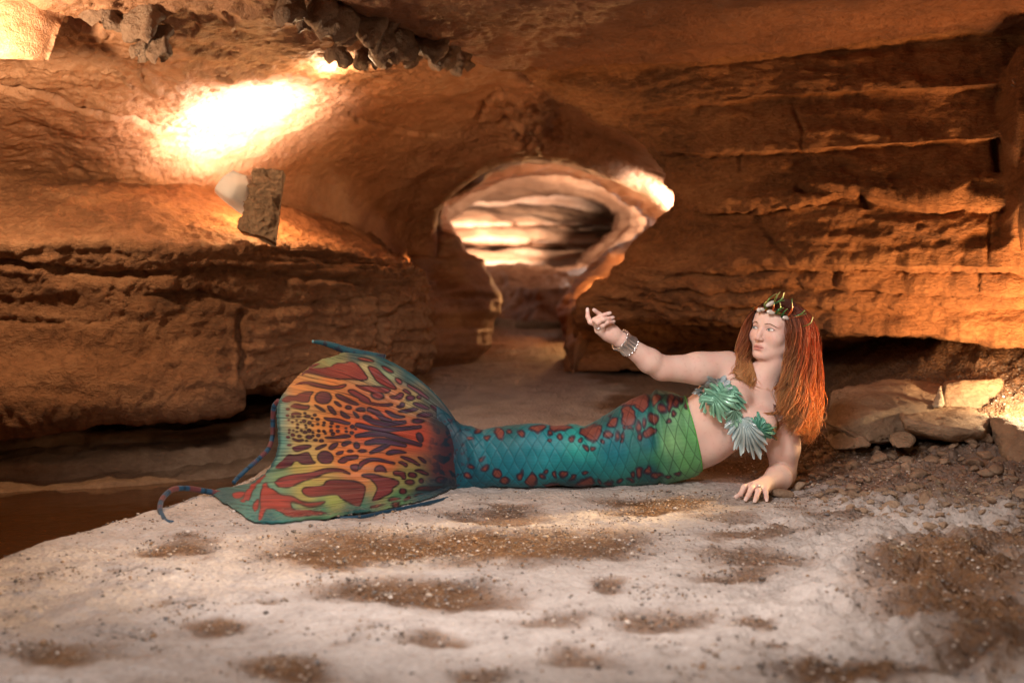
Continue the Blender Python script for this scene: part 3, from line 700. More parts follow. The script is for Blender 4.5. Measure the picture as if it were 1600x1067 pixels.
# rock shelves on the far bank, under the slot
bank = [
    [(-900, 830, 4.2), (-300, 800, 4.5), (0, 786, 4.62), (150, 776, 4.75), (250, 765, 4.88), (350, 752, 5.05), (430, 740, 5.25), (520, 720, 5.6)],
    [(-900, 800, 4.2), (-300, 775, 4.5), (0, 766, 4.64), (150, 756, 4.78), (250, 747, 4.92), (350, 735, 5.1), (430, 722, 5.3), (520, 704, 5.65)],
    [(-900, 770, 4.3), (-300, 760, 4.65), (0, 755, 4.78), (150, 747, 4.92), (250, 738, 5.05), (350, 726, 5.22), (430, 713, 5.42), (520, 697, 5.75)],
    [(-900, 745, 4.32), (-300, 735, 4.67), (0, 728, 4.80), (150, 718, 4.94), (250, 708, 5.08), (350, 697, 5.25), (430, 688, 5.45), (520, 675, 5.78)],
    [(-900, 725, 4.42), (-300, 715, 4.8), (0, 708, 4.95), (150, 700, 5.08), (250, 692, 5.22), (350, 682, 5.4), (430, 674, 5.6), (520, 662, 5.9)],
    [(-900, 700, 4.44), (-300, 690, 4.82), (0, 684, 4.97), (150, 676, 5.12), (250, 668, 5.25), (350, 660, 5.43), (430, 652, 5.62), (520, 643, 5.95)],
    [(-900, 670, 4.8), (-300, 665, 5.2), (0, 660, 5.35), (150, 655, 5.5), (250, 648, 5.6), (350, 642, 5.75), (430, 636, 5.95), (520, 630, 6.3)],
    [(-900, 640, 6), (-300, 638, 6.3), (0, 634, 6.4), (150, 630, 6.5), (250, 626, 6.6), (350, 622, 6.7), (430, 618, 6.9), (520, 612, 7.2)],
]
G, vsk = sheet(bank, 300, 160, None, smooth_v=False)
Nn = facing(G, grid_normals(G))
D = 0.03 * fbm(G, 2.5, 4) + 0.02 * fbm(np.stack([G[..., 0] * 2, G[..., 1] * 2, G[..., 2] * 20], 2), 1, 3) + 0.008 * fbm(G, 16, 3)
G = G + Nn * D[..., None]; G[0, :, 2] -= 0.1
rk = np.round(vsk * 159).astype(int)
M_BANK = rock_mat('bank_rock', (0.11, 0.055, 0.03), (0.25, 0.14, 0.075), (0.40, 0.25, 0.15), 1.2, 0.55, 0.6, 0.5, 0.4)
bk = build_sheet('stream_bank', G, M_BANK, None, (rk[4], 159)); tag(bk, kind='structure')
build_sheet('rock_bed', G, M_BANK, bk, (0, rk[2])); build_sheet('rock_bed', G, M_BANK, bk, (rk[2], rk[4]))
# ================================================================== SCULPTING TOOLS (signed distance field -> one continuous mesh)
class Field:
    def __init__(s, lo, hi, h):
        s.lo = np.array(lo, float); s.h = h
        s.n = np.ceil((np.array(hi) - s.lo) / h).astype(int) + 1
        s.F = np.full(s.n, 0.2, np.float32)
    def box(s, lo, hi):
        a = np.clip(np.floor((np.array(lo) - s.lo) / s.h).astype(int), 0, s.n); b = np.clip(np.ceil((np.array(hi) - s.lo) / s.h).astype(int) + 1, 0, s.n)
        if np.any(b <= a): return None
        g = [(s.lo[i] + s.h * np.arange(a[i], b[i])).astype(np.float32) for i in range(3)]
        return (slice(a[0], b[0]), slice(a[1], b[1]), slice(a[2], b[2])), (g[0][:, None, None], g[1][None, :, None], g[2][None, None, :])
    def put(s, sl, d, k, mode):
        f = s.F[sl]
        if mode == 'add':
            h = np.clip(0.5 + 0.5 * (f - d) / k, 0, 1); s.F[sl] = f + (d - f) * h - k * h * (1 - h)
        else:                                                   # carve
            h = np.clip(0.5 - 0.5 * (f + d) / k, 0, 1); s.F[sl] = f + (-d - f) * h + k * h * (1 - h)
    def cone(s, a, b, ra, rb, k=0.01, mode='add'):
        a = np.asarray(a, float); b = np.asarray(b, float); m = max(ra, rb) + 2.2 * k + 0.01
        r = s.box(np.minimum(a, b) - m, np.maximum(a, b) + m)
        if r is None: return
        sl, (x, y, z) = r; ab = b - a; L2 = ab @ ab + 1e-12
        t = np.clip(((x - a[0]) * ab[0] + (y - a[1]) * ab[1] + (z - a[2]) * ab[2]) / L2, 0, 1)
        d = np.sqrt((x - a[0] - t * ab[0])**2 + (y - a[1] - t * ab[1])**2 + (z - a[2] - t * ab[2])**2) - (ra + (rb - ra) * t)
        s.put(sl, d, k, mode)
    def ell(s, c, r, R=None, k=0.01, mode='add'):
        """ellipsoid with semi-axes r along the columns of R"""
        c = np.asarray(c, float); r = np.asarray(r, float); m = r.max() + 2.2 * k + 0.01
        q = s.box(c - m, c + m)
        if q is None: return
        sl, (x, y, z) = q; R = np.eye(3) if R is None else np.asarray(R, float)
        dx, dy, dz = x - c[0], y - c[1], z - c[2]
        u = [(dx * R[0, i] + dy * R[1, i] + dz * R[2, i]) / r[i] for i in range(3)]
        k0 = np.sqrt(u[0]**2 + u[1]**2 + u[2]**2); k1 = np.sqrt((u[0] / r[0])**2 + (u[1] / r[1])**2 + (u[2] / r[2])**2)
        d = k0 * (k0 - 1) / np.maximum(k1, 1e-6)
        s.put(sl, np.minimum(d, 0.3), k, mode)
    def sample(s, P):
        """trilinear value"""
        q = (np.asarray(P) - s.lo) / s.h; i = np.clip(np.floor(q).astype(int), 0, s.n - 2); f = q - i; v = 0
        for dx in (0, 1):
            for dy in (0, 1):
                for dz in (0, 1):
                    w = (f[:, 0] if dx else 1 - f[:, 0]) * (f[:, 1] if dy else 1 - f[:, 1]) * (f[:, 2] if dz else 1 - f[:, 2])
                    v = v + w * s.F[i[:, 0] + dx, i[:, 1] + dy, i[:, 2] + dz]
        return v
    def drop(s, P, d, steps=60, reach=0.12):
        """march from P along d until the surface; returns points and normals"""
        P = np.array(P, float); d = np.asarray(d, float); d = d / np.linalg.norm(d); t = np.zeros(len(P))
        for _ in range(steps): t += np.clip(s.sample(P + t[:, None] * d), -0.01, 0.01)
        Q = P + t[:, None] * d; e = s.h
        n = np.stack([s.sample(Q + e * np.eye(3)[i]) - s.sample(Q - e * np.eye(3)[i]) for i in range(3)], 1)
        return Q, n / np.maximum(np.linalg.norm(n, axis=1, keepdims=True), 1e-9)
    def mesh(s):
        """naive surface nets"""
        F = s.F; I = F < 0
        c = np.zeros(np.array(F.shape) - 1, np.uint8)
        for dx in (0, 1):
            for dy in (0, 1):
                for dz in (0, 1):
                    c += I[dx:F.shape[0] - 1 + dx, dy:F.shape[1] - 1 + dy, dz:F.shape[2] - 1 + dz]
        cells = np.argwhere((c > 0) & (c < 8)); idx = np.full(c.shape, -1, np.int32); idx[tuple(cells.T)] = np.arange(len(cells))
        acc = np.zeros((len(cells), 3)); cnt = np.zeros(len(cells))
        co = [(x, y, z) for x in (0, 1) for y in (0, 1) for z in (0, 1)]
        val = {o: F[cells[:, 0] + o[0], cells[:, 1] + o[1], cells[:, 2] + o[2]] for o in co}
        for a in co:
            for ax in range(3):
                if a[ax]: continue
                b = tuple(v + (i == ax) for i, v in enumerate(a)); va, vb = val[a], val[b]
                m = (va < 0) != (vb < 0); t = np.where(m, va / np.where(m, va - vb, 1), 0)
                p = np.array(a, float)[None] + t[:, None] * np.eye(3)[ax]
                acc += np.where(m[:, None], p, 0); cnt += m
        V = s.lo + s.h * (cells + acc / cnt[:, None])
        quads = []
        for ax in range(3):
            b, e = (ax + 1) % 3, (ax + 2) % 3
            sl0 = [slice(None)] * 3; sl1 = [slice(None)] * 3; sl0[ax] = slice(0, -1); sl1[ax] = slice(1, None)
            A, B = I[tuple(sl0)], I[tuple(sl1)]
            for flip, M in ((False, A & ~B), (True, ~A & B)):
                p = np.argwhere(M); p = p[(p[:, b] > 0) & (p[:, e] > 0) & (p[:, b] < F.shape[b] - 1) & (p[:, e] < F.shape[e] - 1)]
                if not len(p): continue
                def at_(db, de):
                    q = p.copy(); q[:, b] -= db; q[:, e] -= de; return idx[tuple(q.T)]
                Q = np.stack([at_(1, 1), at_(0, 1), at_(0, 0), at_(1, 0)], 1)
                quads.append(Q[:, ::-1] if flip else Q)
        return V, np.vstack(quads)

def unit(v): v = np.asarray(v, float); return v / np.linalg.norm(v)

def smooth_mesh(V, F, it=2, lam=0.5):
    E = np.vstack([F[:, [0, 1]], F[:, [1, 2]], F[:, [2, 3]], F[:, [3, 0]]]); E = np.vstack([E, E[:, ::-1]])
    deg = np.bincount(E[:, 0], minlength=len(V))[:, None]
    for _ in range(it):
        S_ = np.stack([np.bincount(E[:, 0], weights=V[E[:, 1], i], minlength=len(V)) for i in range(3)], 1) / np.maximum(deg, 1)
        V = V + lam * (S_ - V)
    return V
# ================================================================== THE PERSON
BODY_Y = 4.12
person = empty('person', at(1090, 745, 4.12))
tag(person, 'red haired person in a teal and orange fish tail costume reclining on sand', 'person')

# joints, from the photograph
J = dict(
    waist=at(1078, 682, 4.16), belly=at(1105, 672, 4.13), chest=at(1152, 642, 4.08), neck0=at(1188, 604, 4.045), neck1=at(1207, 566, 4.02),
    shR=at(1136, 574, 4.06), elR=at(1034, 575, 3.98), wrR=at(972, 533, 3.90),
    shL=at(1226, 656, 4.04), elL=at(1222, 742, 4.10), wrL=at(1196, 757, 3.93))
up = unit(J['neck0'] - J['waist'])
left = unit(J['shL'] - J['shR']); left = unit(left - up * (left @ up))
front = np.cross(left, up); front = unit(front) * (-1 if front[1] > 0 else 1)
RT = np.stack([left, up, front], 1)

fld = Field((0.24, 3.66, -0.03), (1.24, 4.36, 0.72), 0.0026)
o = fld
# torso
o.ell(at(1046, 692, 4.18), (0.122, 0.11, 0.098), RT, 0.03)
o.ell(J['waist'] + 0.0 * up, (0.130, 0.12, 0.094), RT, 0.04)
o.ell(J['belly'] - 0.010 * left, (0.122, 0.11, 0.090), RT, 0.04)
o.ell(J['chest'] - 0.02 * left, (0.142, 0.150, 0.100), RT, 0.04)
o.ell(at(1172, 628, 4.07), (0.135, 0.09, 0.085), RT, 0.04)
# shoulder girdle, collar bones, chest
o.cone(J['shR'] + 0.012 * left, J['neck0'] - 0.015 * up, 0.052, 0.055, 0.035)
o.cone(J['shL'] - 0.012 * left, J['neck0'] - 0.015 * up, 0.054, 0.055, 0.035)
o.ell(J['neck0'] + 0.010 * front - 0.045 * up, (0.115, 0.055, 0.060), RT, 0.03)
for sgn, w_ in ((-1, 'shR'), (1, 'shL')):
    a = J['neck0'] + 0.052 * front - 0.030 * up + sgn * 0.014 * left
    b = J['neck0'] + 0.040 * front - 0.026 * up + sgn * 0.105 * left
    o.cone(a, b, 0.0075, 0.006, 0.012)
# breasts
BR = at(1135, 632, 3.995); BL = at(1178, 671, 3.965)
o.ell(BR, (0.069, 0.070, 0.056), RT, 0.03); o.ell(BL, (0.067, 0.068, 0.056), RT, 0.03)
o.cone(BR + 0.012 * front + 0.04 * up, J['neck0'] - 0.08 * left - 0.06 * up + 0.02 * front, 0.05, 0.04, 0.04)
o.cone(BL + 0.012 * front + 0.04 * up, J['neck0'] + 0.08 * left - 0.06 * up + 0.02 * front, 0.045, 0.04, 0.04)
# soft fold of the waist and the navel side
o.ell(at(1122, 690, 4.11), (0.05, 0.09, 0.065), RT, 0.04)
# neck
o.cone(J['neck0'] - 0.01 * up, J['neck1'], 0.056, 0.050, 0.03)
o.cone(J['neck0'] + 0.045 * front - 0.02 * up, at(1212, 560, 3.99), 0.012, 0.016, 0.02)   # the turned neck muscle
# right arm, reaching out
o.cone(J['shR'], J['shR'] * 0.55 + J['elR'] * 0.45, 0.058, 0.055, 0.025)
o.cone(J['shR'] * 0.6 + J['elR'] * 0.4 - [0, 0, .006], J['elR'], 0.055, 0.043, 0.02)
mid = J['elR'] * 0.68 + J['wrR'] * 0.32 - np.array([0, 0, 0.004])
o.cone(J['elR'], mid, 0.042, 0.042, 0.015)
o.cone(mid, J['wrR'], 0.042, 0.0265, 0.015)
# left arm, propping
o.cone(J['shL'] - 0.01 * left, J['shL'] * 0.5 + J['elL'] * 0.5, 0.060, 0.057, 0.025)
o.cone(J['shL'] * 0.5 + J['elL'] * 0.5, J['elL'] + [0.004, 0, .004], 0.057, 0.046, 0.02)
midL = J['elL'] * 0.6 + J['wrL'] * 0.4 + np.array([0.008, -0.01, 0.006])
o.cone(J['elL'], midL, 0.044, 0.046, 0.014)
o.cone(midL, J['wrL'], 0.046, 0.027, 0.015)

# ---- hands: palm and five separate fingers from chains of joints
NAILS = []
def finger(pts, r0, r1, k=0.004):
    n = len(pts) - 1
    for i in range(n):
        o.cone(pts[i], pts[i + 1], r0 + (r1 - r0) * i / n, r0 + (r1 - r0) * (i + 1) / n, k)
    NAILS.append((np.asarray(pts[-1]), unit(np.asarray(pts[-1]) - np.asarray(pts[-2])), r1))

def px_chain(lst): return [at(*q) for q in lst]
# right hand: back of the hand to the lower left, fingers curling up and back over the palm, first finger and thumb open
pR = J['wrR']
o.cone(pR, at(952, 519, 3.885), 0.026, 0.030, 0.012)
o.cone(at(958, 523, 3.890), at(939, 512, 3.870), 0.026, 0.020, 0.012)
o.cone(at(957, 522, 3.885), at(944, 501, 3.875), 0.024, 0.018, 0.012)
o.cone(at(949, 524, 3.880), at(936, 516, 3.865), 0.018, 0.015, 0.010)
finger(px_chain([(934, 508, 3.872), (922.5, 503, 3.862), (918.5, 495, 3.862), (918, 486, 3.866)]), 0.0105, 0.0065)       # first finger, stretched
finger(px_chain([(950, 512, 3.895), (944, 500, 3.895), (937, 491.5, 3.885), (929, 485, 3.872)]), 0.012, 0.007)            # thumb
finger(px_chain([(933, 512, 3.868), (929, 500, 3.842), (938, 494, 3.830), (950, 490, 3.838)]), 0.0102, 0.0068)            # middle
finger(px_chain([(936, 516, 3.864), (934, 504, 3.832), (943, 499, 3.818), (955, 496.5, 3.832)]), 0.0096, 0.0064)          # ring
finger(px_chain([(942, 520, 3.862), (942, 509, 3.834), (949, 504, 3.824), (957, 502.5, 3.838)]), 0.0086, 0.0058)          # little
# left hand: spread on the ground, fingers bent
hz = lambda x, y, d: np.array([at(x, 700, y)[0], y, float(gz(at(x, 700, y)[0], y)[0]) + d])
wl = J['wrL']
kn = {n: hz(x, y, d) for n, x, y, d in [('i', 1171, 3.865, .040), ('m', 1178, 3.845, .043), ('r', 1187, 3.835, .041), ('l', 1196, 3.84, .035)]}
for n_, r_ in (('i', .0155), ('m', .016), ('r', .0155), ('l', .0145)):
    o.cone(wl + (kn[n_] - wl) * 0.05, kn[n_], 0.024, r_ * 0.92, 0.012)
finger([kn['i'], hz(1163, 3.835, .034), hz(1157.5, 3.815, .014), hz(1151, 3.805, .009)], 0.0115, 0.0072)
finger([kn['m'], hz(1174, 3.805, .034), hz(1170, 3.785, .016), hz(1166, 3.772, .008)], 0.0115, 0.0072)
finger([kn['r'], hz(1185, 3.795, .032), hz(1182, 3.775, .014), hz(1180, 3.765, .007)], 0.0110, 0.0070)
finger([kn['l'], hz(1197, 3.805, .028), hz(1198, 3.785, .013), hz(1198.5, 3.777, .007)], 0.0098, 0.0062)
finger([wl + [-0.02, 0.0, -0.004], hz(1176, 3.90, .022), hz(1164, 3.885, .012), hz(1157, 3.872, .009)], 0.015, 0.0085)

# ---- head
H0 = at(1214.5, 516, 4.03)
hf = unit([-0.775, -0.62, 0.075]); _u = np.array([0.20, 0.02, 1.0]); hu = unit(_u - hf * (hf @ _u))
hr = np.cross(hf, hu)                                       # her right
RH = np.stack([hr, hf, hu], 1)
HS = 0.98
KX, KZ = 1.07, 0.92                                         # a broad, rather short face
def hp(x, y, z): return H0 + RH @ (np.array([x * KX, y, z * (KZ if z < 0 else 0.97)]) * HS)
def he(c, r, k, mode='add', R=None): o.ell(hp(*c), np.array(r) * HS * np.array([KX, 1, .95]), RH if R is None else RH @ R, k, mode)
def hc(a, b, ra, rb, k, mode='add'): o.cone(hp(*a), hp(*b), ra * HS, rb * HS, k, mode)
def rx(a): c, s = math.cos(a), math.sin(a); return np.array([[1, 0, 0], [0, c, -s], [0, s, c]])
he((0, -0.008, 0.036), (0.073, 0.093, 0.080), 0.02)
he((0, 0.040, 0.034), (0.062, 0.050, 0.056), 0.02)
he((0, 0.036, -0.028), (0.0640, 0.052, 0.062), 0.02)
he((0, 0.002, -0.045), (0.060, 0.060, 0.050), 0.02)
he((0, 0.034, -0.072), (0.050, 0.047, 0.040), 0.02)
for s_ in (-1, 1):
    hc((s_ * 0.052, 0.012, -0.062), (s_ * 0.018, 0.072, -0.100), 0.014, 0.014, 0.025)        # jaw line
    he((s_ * 0.038, 0.060, -0.030), (0.025, 0.022, 0.026), 0.02)                             # cheek
    hc((s_ * 0.012, 0.081, 0.020), (s_ * 0.046, 0.066, 0.018), 0.010, 0.009, 0.012)           # brow
    he((s_ * 0.032, 0.093, 0.001), (0.016, 0.010, 0.0095), 0.010, 'carve')                    # socket
    he((s_ * 0.032, 0.0735, 0.000), (0.0150, 0.0125, 0.0125), 0.004)                          # lids over the eyeball
    he((s_ * 0.0745, -0.008, -0.012), (0.008, 0.017, 0.030), 0.006)                           # ear
he((0, 0.079, -0.101), (0.018, 0.014, 0.014), 0.014)                                          # chin
hc((0, 0.080, 0.012), (0, 0.1025, -0.034), 0.0085, 0.0098, 0.012)                              # nose
he((0, 0.1035, -0.0375), (0.0110, 0.0105, 0.0095), 0.007)
for s_ in (-1, 1):
    he((s_ * 0.0118, 0.0955, -0.0405), (0.0062, 0.0085, 0.0066), 0.006)
    he((s_ * 0.0055, 0.102, -0.0475), (0.0030, 0.0042, 0.0028), 0.003, 'carve')
he((0, 0.083, -0.074), (0.024, 0.012, 0.020), 0.012)                                          # muzzle
for s_ in (-1, 1):
    hc((s_ * 0.0045, 0.0965, -0.0655), (s_ * 0.021, 0.0855, -0.0715), 0.0044, 0.0024, 0.004)  # upper lip
hc((-0.013, 0.0925, -0.0795), (0.013, 0.0925, -0.0795), 0.0052, 0.0052, 0.005)                # lower lip
hc((-0.022, 0.092, -0.0728), (0.022, 0.092, -0.0728), 0.0016, 0.0016, 0.003, 'carve')
he((0, 0.100, -0.090), (0.014, 0.010, 0.005), 0.008, 'carve')                                 # under the lip

BV, BF = fld.mesh()
BV = smooth_mesh(BV, BF, 2, 0.4)
# skin colours
qh = (BV - H0) @ RH / HS; qh[:, 0] /= KX; qh[:, 2] = np.where(qh[:, 2] < 0, qh[:, 2] / KZ, qh[:, 2] / 0.97)
near_h = np.linalg.norm(BV - H0, axis=1) < 0.16
skin = np.tile(np.array([0.74, 0.50, 0.42]), (len(BV), 1))
mot = fbm(BV, 14, 3)[:, None]
skin = skin * (1 + 0.07 * mot) + np.array([0.03, -0.022, -0.020]) * fbm(BV, 22, 4)[:, None]
skin = skin * (1 - 0.10 * sstep(0.42, 0.62, fbm(BV, 90, 2))[:, None] * np.array([0.6, 1, 1.1]))
def mixc(mask, col):
    global skin
    mask = (np.asarray(mask) * near_h)[:, None]; skin = skin * (1 - mask) + np.array(col) * mask
ax_, ay_, az_ = qh.T
fr = (ay_ > 0.03)
for s_ in (-1, 1):
    mixc(0.45 * np.exp(-(((ax_ - s_ * 0.040) / 0.020) ** 2 + ((az_ + 0.032) / 0.018) ** 2)) * fr, (0.66, 0.30, 0.24))
    mixc(0.35 * np.exp(-(((ax_ - s_ * 0.032) / 0.020) ** 2 + ((az_ - 0.004) / 0.010) ** 2)) * fr, (0.50, 0.26, 0.20))
mixc(0.35 * np.exp(-((ax_ / 0.012) ** 2 + ((az_ + 0.038) / 0.012) ** 2)) * fr, (0.66, 0.30, 0.24))
lipm = np.exp(-((ax_ / 0.0205) ** 6)) * np.exp(-(((az_ + 0.0735) / (0.0115 * np.sqrt(np.clip(1.05 - (ax_ / 0.024) ** 2, .05, 1)))) ** 6)) * (ay_ > 0.075)
mixc(0.8 * lipm, (0.50, 0.17, 0.14))
mixc(0.9 * np.exp(-((az_ + 0.0728) / 0.0016) ** 2) * (np.abs(ax_) < 0.022) * (ay_ > 0.07), (0.16, 0.04, 0.035))
frk = sstep(0.35, 0.6, fbm(BV, 120, 2)) * np.exp(-((az_ + 0.015) / 0.03) ** 2) * fr
mixc(0.22 * frk, (0.42, 0.20, 0.12))
for p, d, r in NAILS:                                                                        # knuckles and finger tips are pinker
    dd = np.linalg.norm(BV - p, axis=1); m = (0.45 * sstep(0.035, 0.008, dd))[:, None]
    skin = skin * (1 - m) + np.array([0.62, 0.33, 0.27]) * m
for q in (J['elR'], J['elL']):
    m = (0.3 * sstep(0.07, 0.02, np.linalg.norm(BV - q, axis=1)))[:, None]; skin = skin * (1 - m) + np.array([0.62, 0.34, 0.27]) * m
scalp = sstep(0.0, 0.012, az_ * 0.75 + 0.066 - ay_ - 0.02 * np.abs(ax_) / .07 + 0.0 * ax_) * sstep(-.06, -.03, az_) * (1 - sstep(-.02, .02, -az_) * (ay_ > -.02))
scalp = np.maximum(sstep(0.060, 0.068, az_), sstep(0.020, 0.005, ay_) * sstep(-.07, -.05, az_)) * near_h
skin = skin * (1 - scalp[:, None]) + np.array([0.06, 0.018, 0.010]) * scalp[:, None]
M_SKIN = tint_mat('skin', 0.56, 0.3, sss=0.12, bump=0.10, bscale=420)
body = mesh_obj('body', BV, BF, M_SKIN, person, colors=np.clip(skin, 0, 1))

# ---- eyes, lashes, brows
M_EYE = tint_mat('eye', 0.12, 0.6); M_BROW = flat_mat('brow_hair', (0.16, 0.07, 0.03), 0.7)
M_LASH = flat_mat('lash', (0.035, 0.02, 0.015), 0.6)
def on_face(x, z, lift=0.0005):
    """points of the face above local (x, z), pushed out by lift"""
    x = np.atleast_1d(x).astype(float); z = np.atleast_1d(z).astype(float)
    P = np.array([hp(a, 0.15, c) for a, c in zip(x, z)])
    Q, n = fld.drop(P, -hf)
    return Q + n * np.reshape(lift, (-1, 1)) if np.ndim(lift) else Q + n * lift
for s_ in (-1, 1):
    ex, ez, ew = s_ * 0.032, 0.000, 0.0145
    nu, nv = 25, 13
    u = np.linspace(-1, 1, nu); v = np.linspace(0, 1, nv)
    top = 0.0052 * (1 - np.abs(u) ** 2.2) ** 0.8; bot = -0.0038 * (1 - np.abs(u) ** 2.4) ** 0.8
    Xg = np.tile(ex + u * ew, (nv, 1)); Zg = ez + bot[None] + (top - bot)[None] * v[:, None] + s_ * 0.0 + (u * s_ * 0.0012)[None]
    Pg = on_face(Xg.ravel(), Zg.ravel(), 0.0004)
    gaze = -0.0052                                                                            # looking towards her right and up
    ix, iz = ex - gaze * 0.6, ez + 0.0012
    d = np.hypot(Xg - ix, Zg - iz).ravel()
    col = np.tile(np.array([0.72, 0.66, 0.62]), (nu * nv, 1))
    col[np.abs(Xg.ravel() - ex) > 0.0115] = (0.55, 0.33, 0.30)
    col[d < 0.0062] = (0.10, 0.12, 0.14); col[d < 0.0054] = (0.22, 0.30, 0.33); col[d < 0.0026] = (0.01, 0.01, 0.01)
    hl = np.hypot(Xg - ix - s_ * 0 - 0.0016, Zg - iz - 0.002).ravel(); 
    mesh_obj('eye', Pg, grid_faces(nu, nv), M_EYE, person, colors=col)
    k = np.linspace(-1, 1, 21)
    pth = on_face(ex + k * ew * 1.05, ez + 0.0056 * (1 - np.abs(k) ** 2.2) ** 0.8 + k * s_ * 0.0012, 0.0010)
    v_, f_ = tube(pth, 0.0006 + 0.0007 * (1 - k ** 2), 6); bg_ = Bag(); bg_.add(v_, f_)
    pth = on_face(ex + k * ew * 1.0, ez - 0.0041 * (1 - np.abs(k) ** 2.4) ** 0.8 + k * s_ * 0.0012, 0.0005)
    v_, f_ = tube(pth, 0.00035, 5); bg_.add(v_, f_); bg_.build('eyelashes', M_LASH, person)
    pth = on_face(ex + k * ew * 1.02, ez + 0.0102 * (1 - 0.85 * np.abs(k) ** 2.2) ** 0.9 + k * s_ * 0.001, 0.0000)
    bg_ = Bag()
    for q in range(46):
        t = q / 45.0; x0 = s_ * (0.013 + 0.037 * t); z0 = 0.0165 + 0.0055 * math.sin(math.pi * min(1, t * 0.95 + .12)) - 0.004 * t * t + random.uniform(-.0011, .0011) * (1.3 - t)
        dx = s_ * random.uniform(0.0035, 0.006); dz_ = random.uniform(0.000, 0.0022) * (1 - 1.3 * t)
        pth = on_face([x0, x0 + dx * .5, x0 + dx], [z0, z0 + dz_ * .7, z0 + dz_], 0.0007)
        v_, f_ = tube(pth, [0.00055, 0.0005, 0.0002], 4); bg_.add(v_, f_)
    bg_.build('eyebrow', M_BROW, person)
# finger nails
M_NAIL = flat_mat('nail', (0.72, 0.52, 0.46), 0.25, 0.6, 0, 0.05)
for i, (p, d, r) in enumerate(NAILS):
    camd = unit(np.array([0, 0, CAM_Z]) - p); side = unit(np.cross(d, camd)); nrm = unit(np.cross(side, d))
    if nrm[2] < 0 and i >= 5: nrm = -nrm
    if i < 5: nrm = unit(camd - d * (d @ camd)) * (1 if i in (0, 1) else 1)
    a = np.linspace(-1, 1, 7); b_ = np.linspace(-0.7, 1.75, 8)
    A, B = np.meshgrid(a, b_)
    wv = 0.82 * r * np.sqrt(np.clip(1 - (np.clip(B - 0.9, 0, 1) / 0.9) ** 2, 0.12, 1))
    P = p + (A * wv)[..., None] * side + (B * r)[..., None] * d + (r * (1.06 * np.sqrt(1 - (0.75 * A) ** 2)) * np.where(B > 0.4, 1 - 0.25 * (B - .4), 1))[..., None] * nrm
    mesh_obj('finger_nail', P.reshape(-1, 3), grid_faces(7, 8), M_NAIL, person)
# ================================================================== THE FISH TAIL COSTUME
def srgb(r, g, b):
    c = np.array([r, g, b], float) / 255.0
    return np.where(c <= 0.04045, c / 12.92, ((c + 0.055) / 1.055) ** 2.4)

def poly_sdf(qx, qy, P):
    P = np.asarray(P, float); d = np.full(qx.shape, 1e9); s = np.ones(qx.shape)
    for i in range(len(P)):
        a, b = P[i], P[i - 1]; e = b - a; wx_, wy_ = qx - a[0], qy - a[1]
        t = np.clip((wx_ * e[0] + wy_ * e[1]) / (e @ e + 1e-9), 0, 1)
        d = np.minimum(d, (wx_ - e[0] * t) ** 2 + (wy_ - e[1] * t) ** 2)
        c1 = qy >= a[1]; c2 = qy < b[1]; c3 = e[0] * wy_ > e[1] * wx_
        f = (c1 & c2 & c3) | (~c1 & ~c2 & ~c3); s = np.where(f, -s, s)
    return s * np.sqrt(d)

def round_poly(P, it=2):
    P = np.asarray(P, float)
    for _ in range(it):
        Q = np.roll(P, -1, 0); P = np.stack([0.75 * P + 0.25 * Q, 0.25 * P + 0.75 * Q], 1).reshape(-1, 2)
    return P

def shape_sdf(qx, qy, sh):
    k = sh[0]
    if k == 'P': return poly_sdf(qx, qy, round_poly(sh[1], 2))
    if k == 'E':
        _, x, y, a, b, *r = sh; r = math.radians(r[0]) if r else 0
        c, s = math.cos(r), math.sin(r); u = (qx - x) * c + (qy - y) * s; v = -(qx - x) * s + (qy - y) * c
        return (np.hypot(u / a, v / b) - 1) * min(a, b)
    pts, w = sh[1], sh[2]
    d, p = seg_dist(qx, qy, pts)
    return d - w * (0.75 + 0.5 * np.sin(math.pi * np.clip(p, 0, 1)))

def paint(qx, qy, shapes, o_, sc):
    """signed distance in photo pixels to the nearest of the printed shapes"""
    best = np.full(qx.shape, 50.0)
    for sh in shapes:
        if sh[0] == 'E': pts = [(sh[1] - sh[3] * 1.3, sh[2] - sh[4] * 1.3 - sh[3] * .5), (sh[1] + sh[3] * 1.3, sh[2] + sh[4] * 1.3 + sh[3] * .5)]; w = 0
        else: pts = sh[1]; w = sh[2] if sh[0] == 'S' else 0
        P = np.array(pts, float) / sc + np.array(o_); w = w / sc + 4
        m = (qx > P[:, 0].min() - w) & (qx < P[:, 0].max() + w) & (qy > P[:, 1].min() - w) & (qy < P[:, 1].max() + w)
        if not m.any(): continue
        d = shape_sdf((qx[m] - o_[0]) * sc, (qy[m] - o_[1]) * sc, sh) / sc
        best[m] = np.minimum(best[m], d)
    return best

def rbf(qx, qy, pts, p=2.6):
    num = 0; den = 0
    for x, y, c in pts:
        w = 1.0 / (((qx - x) ** 2 + (qy - y) ** 2) + 90.0) ** (p / 2); num = num + w[..., None] * srgb(*c); den = den + w
    return num / den[..., None]

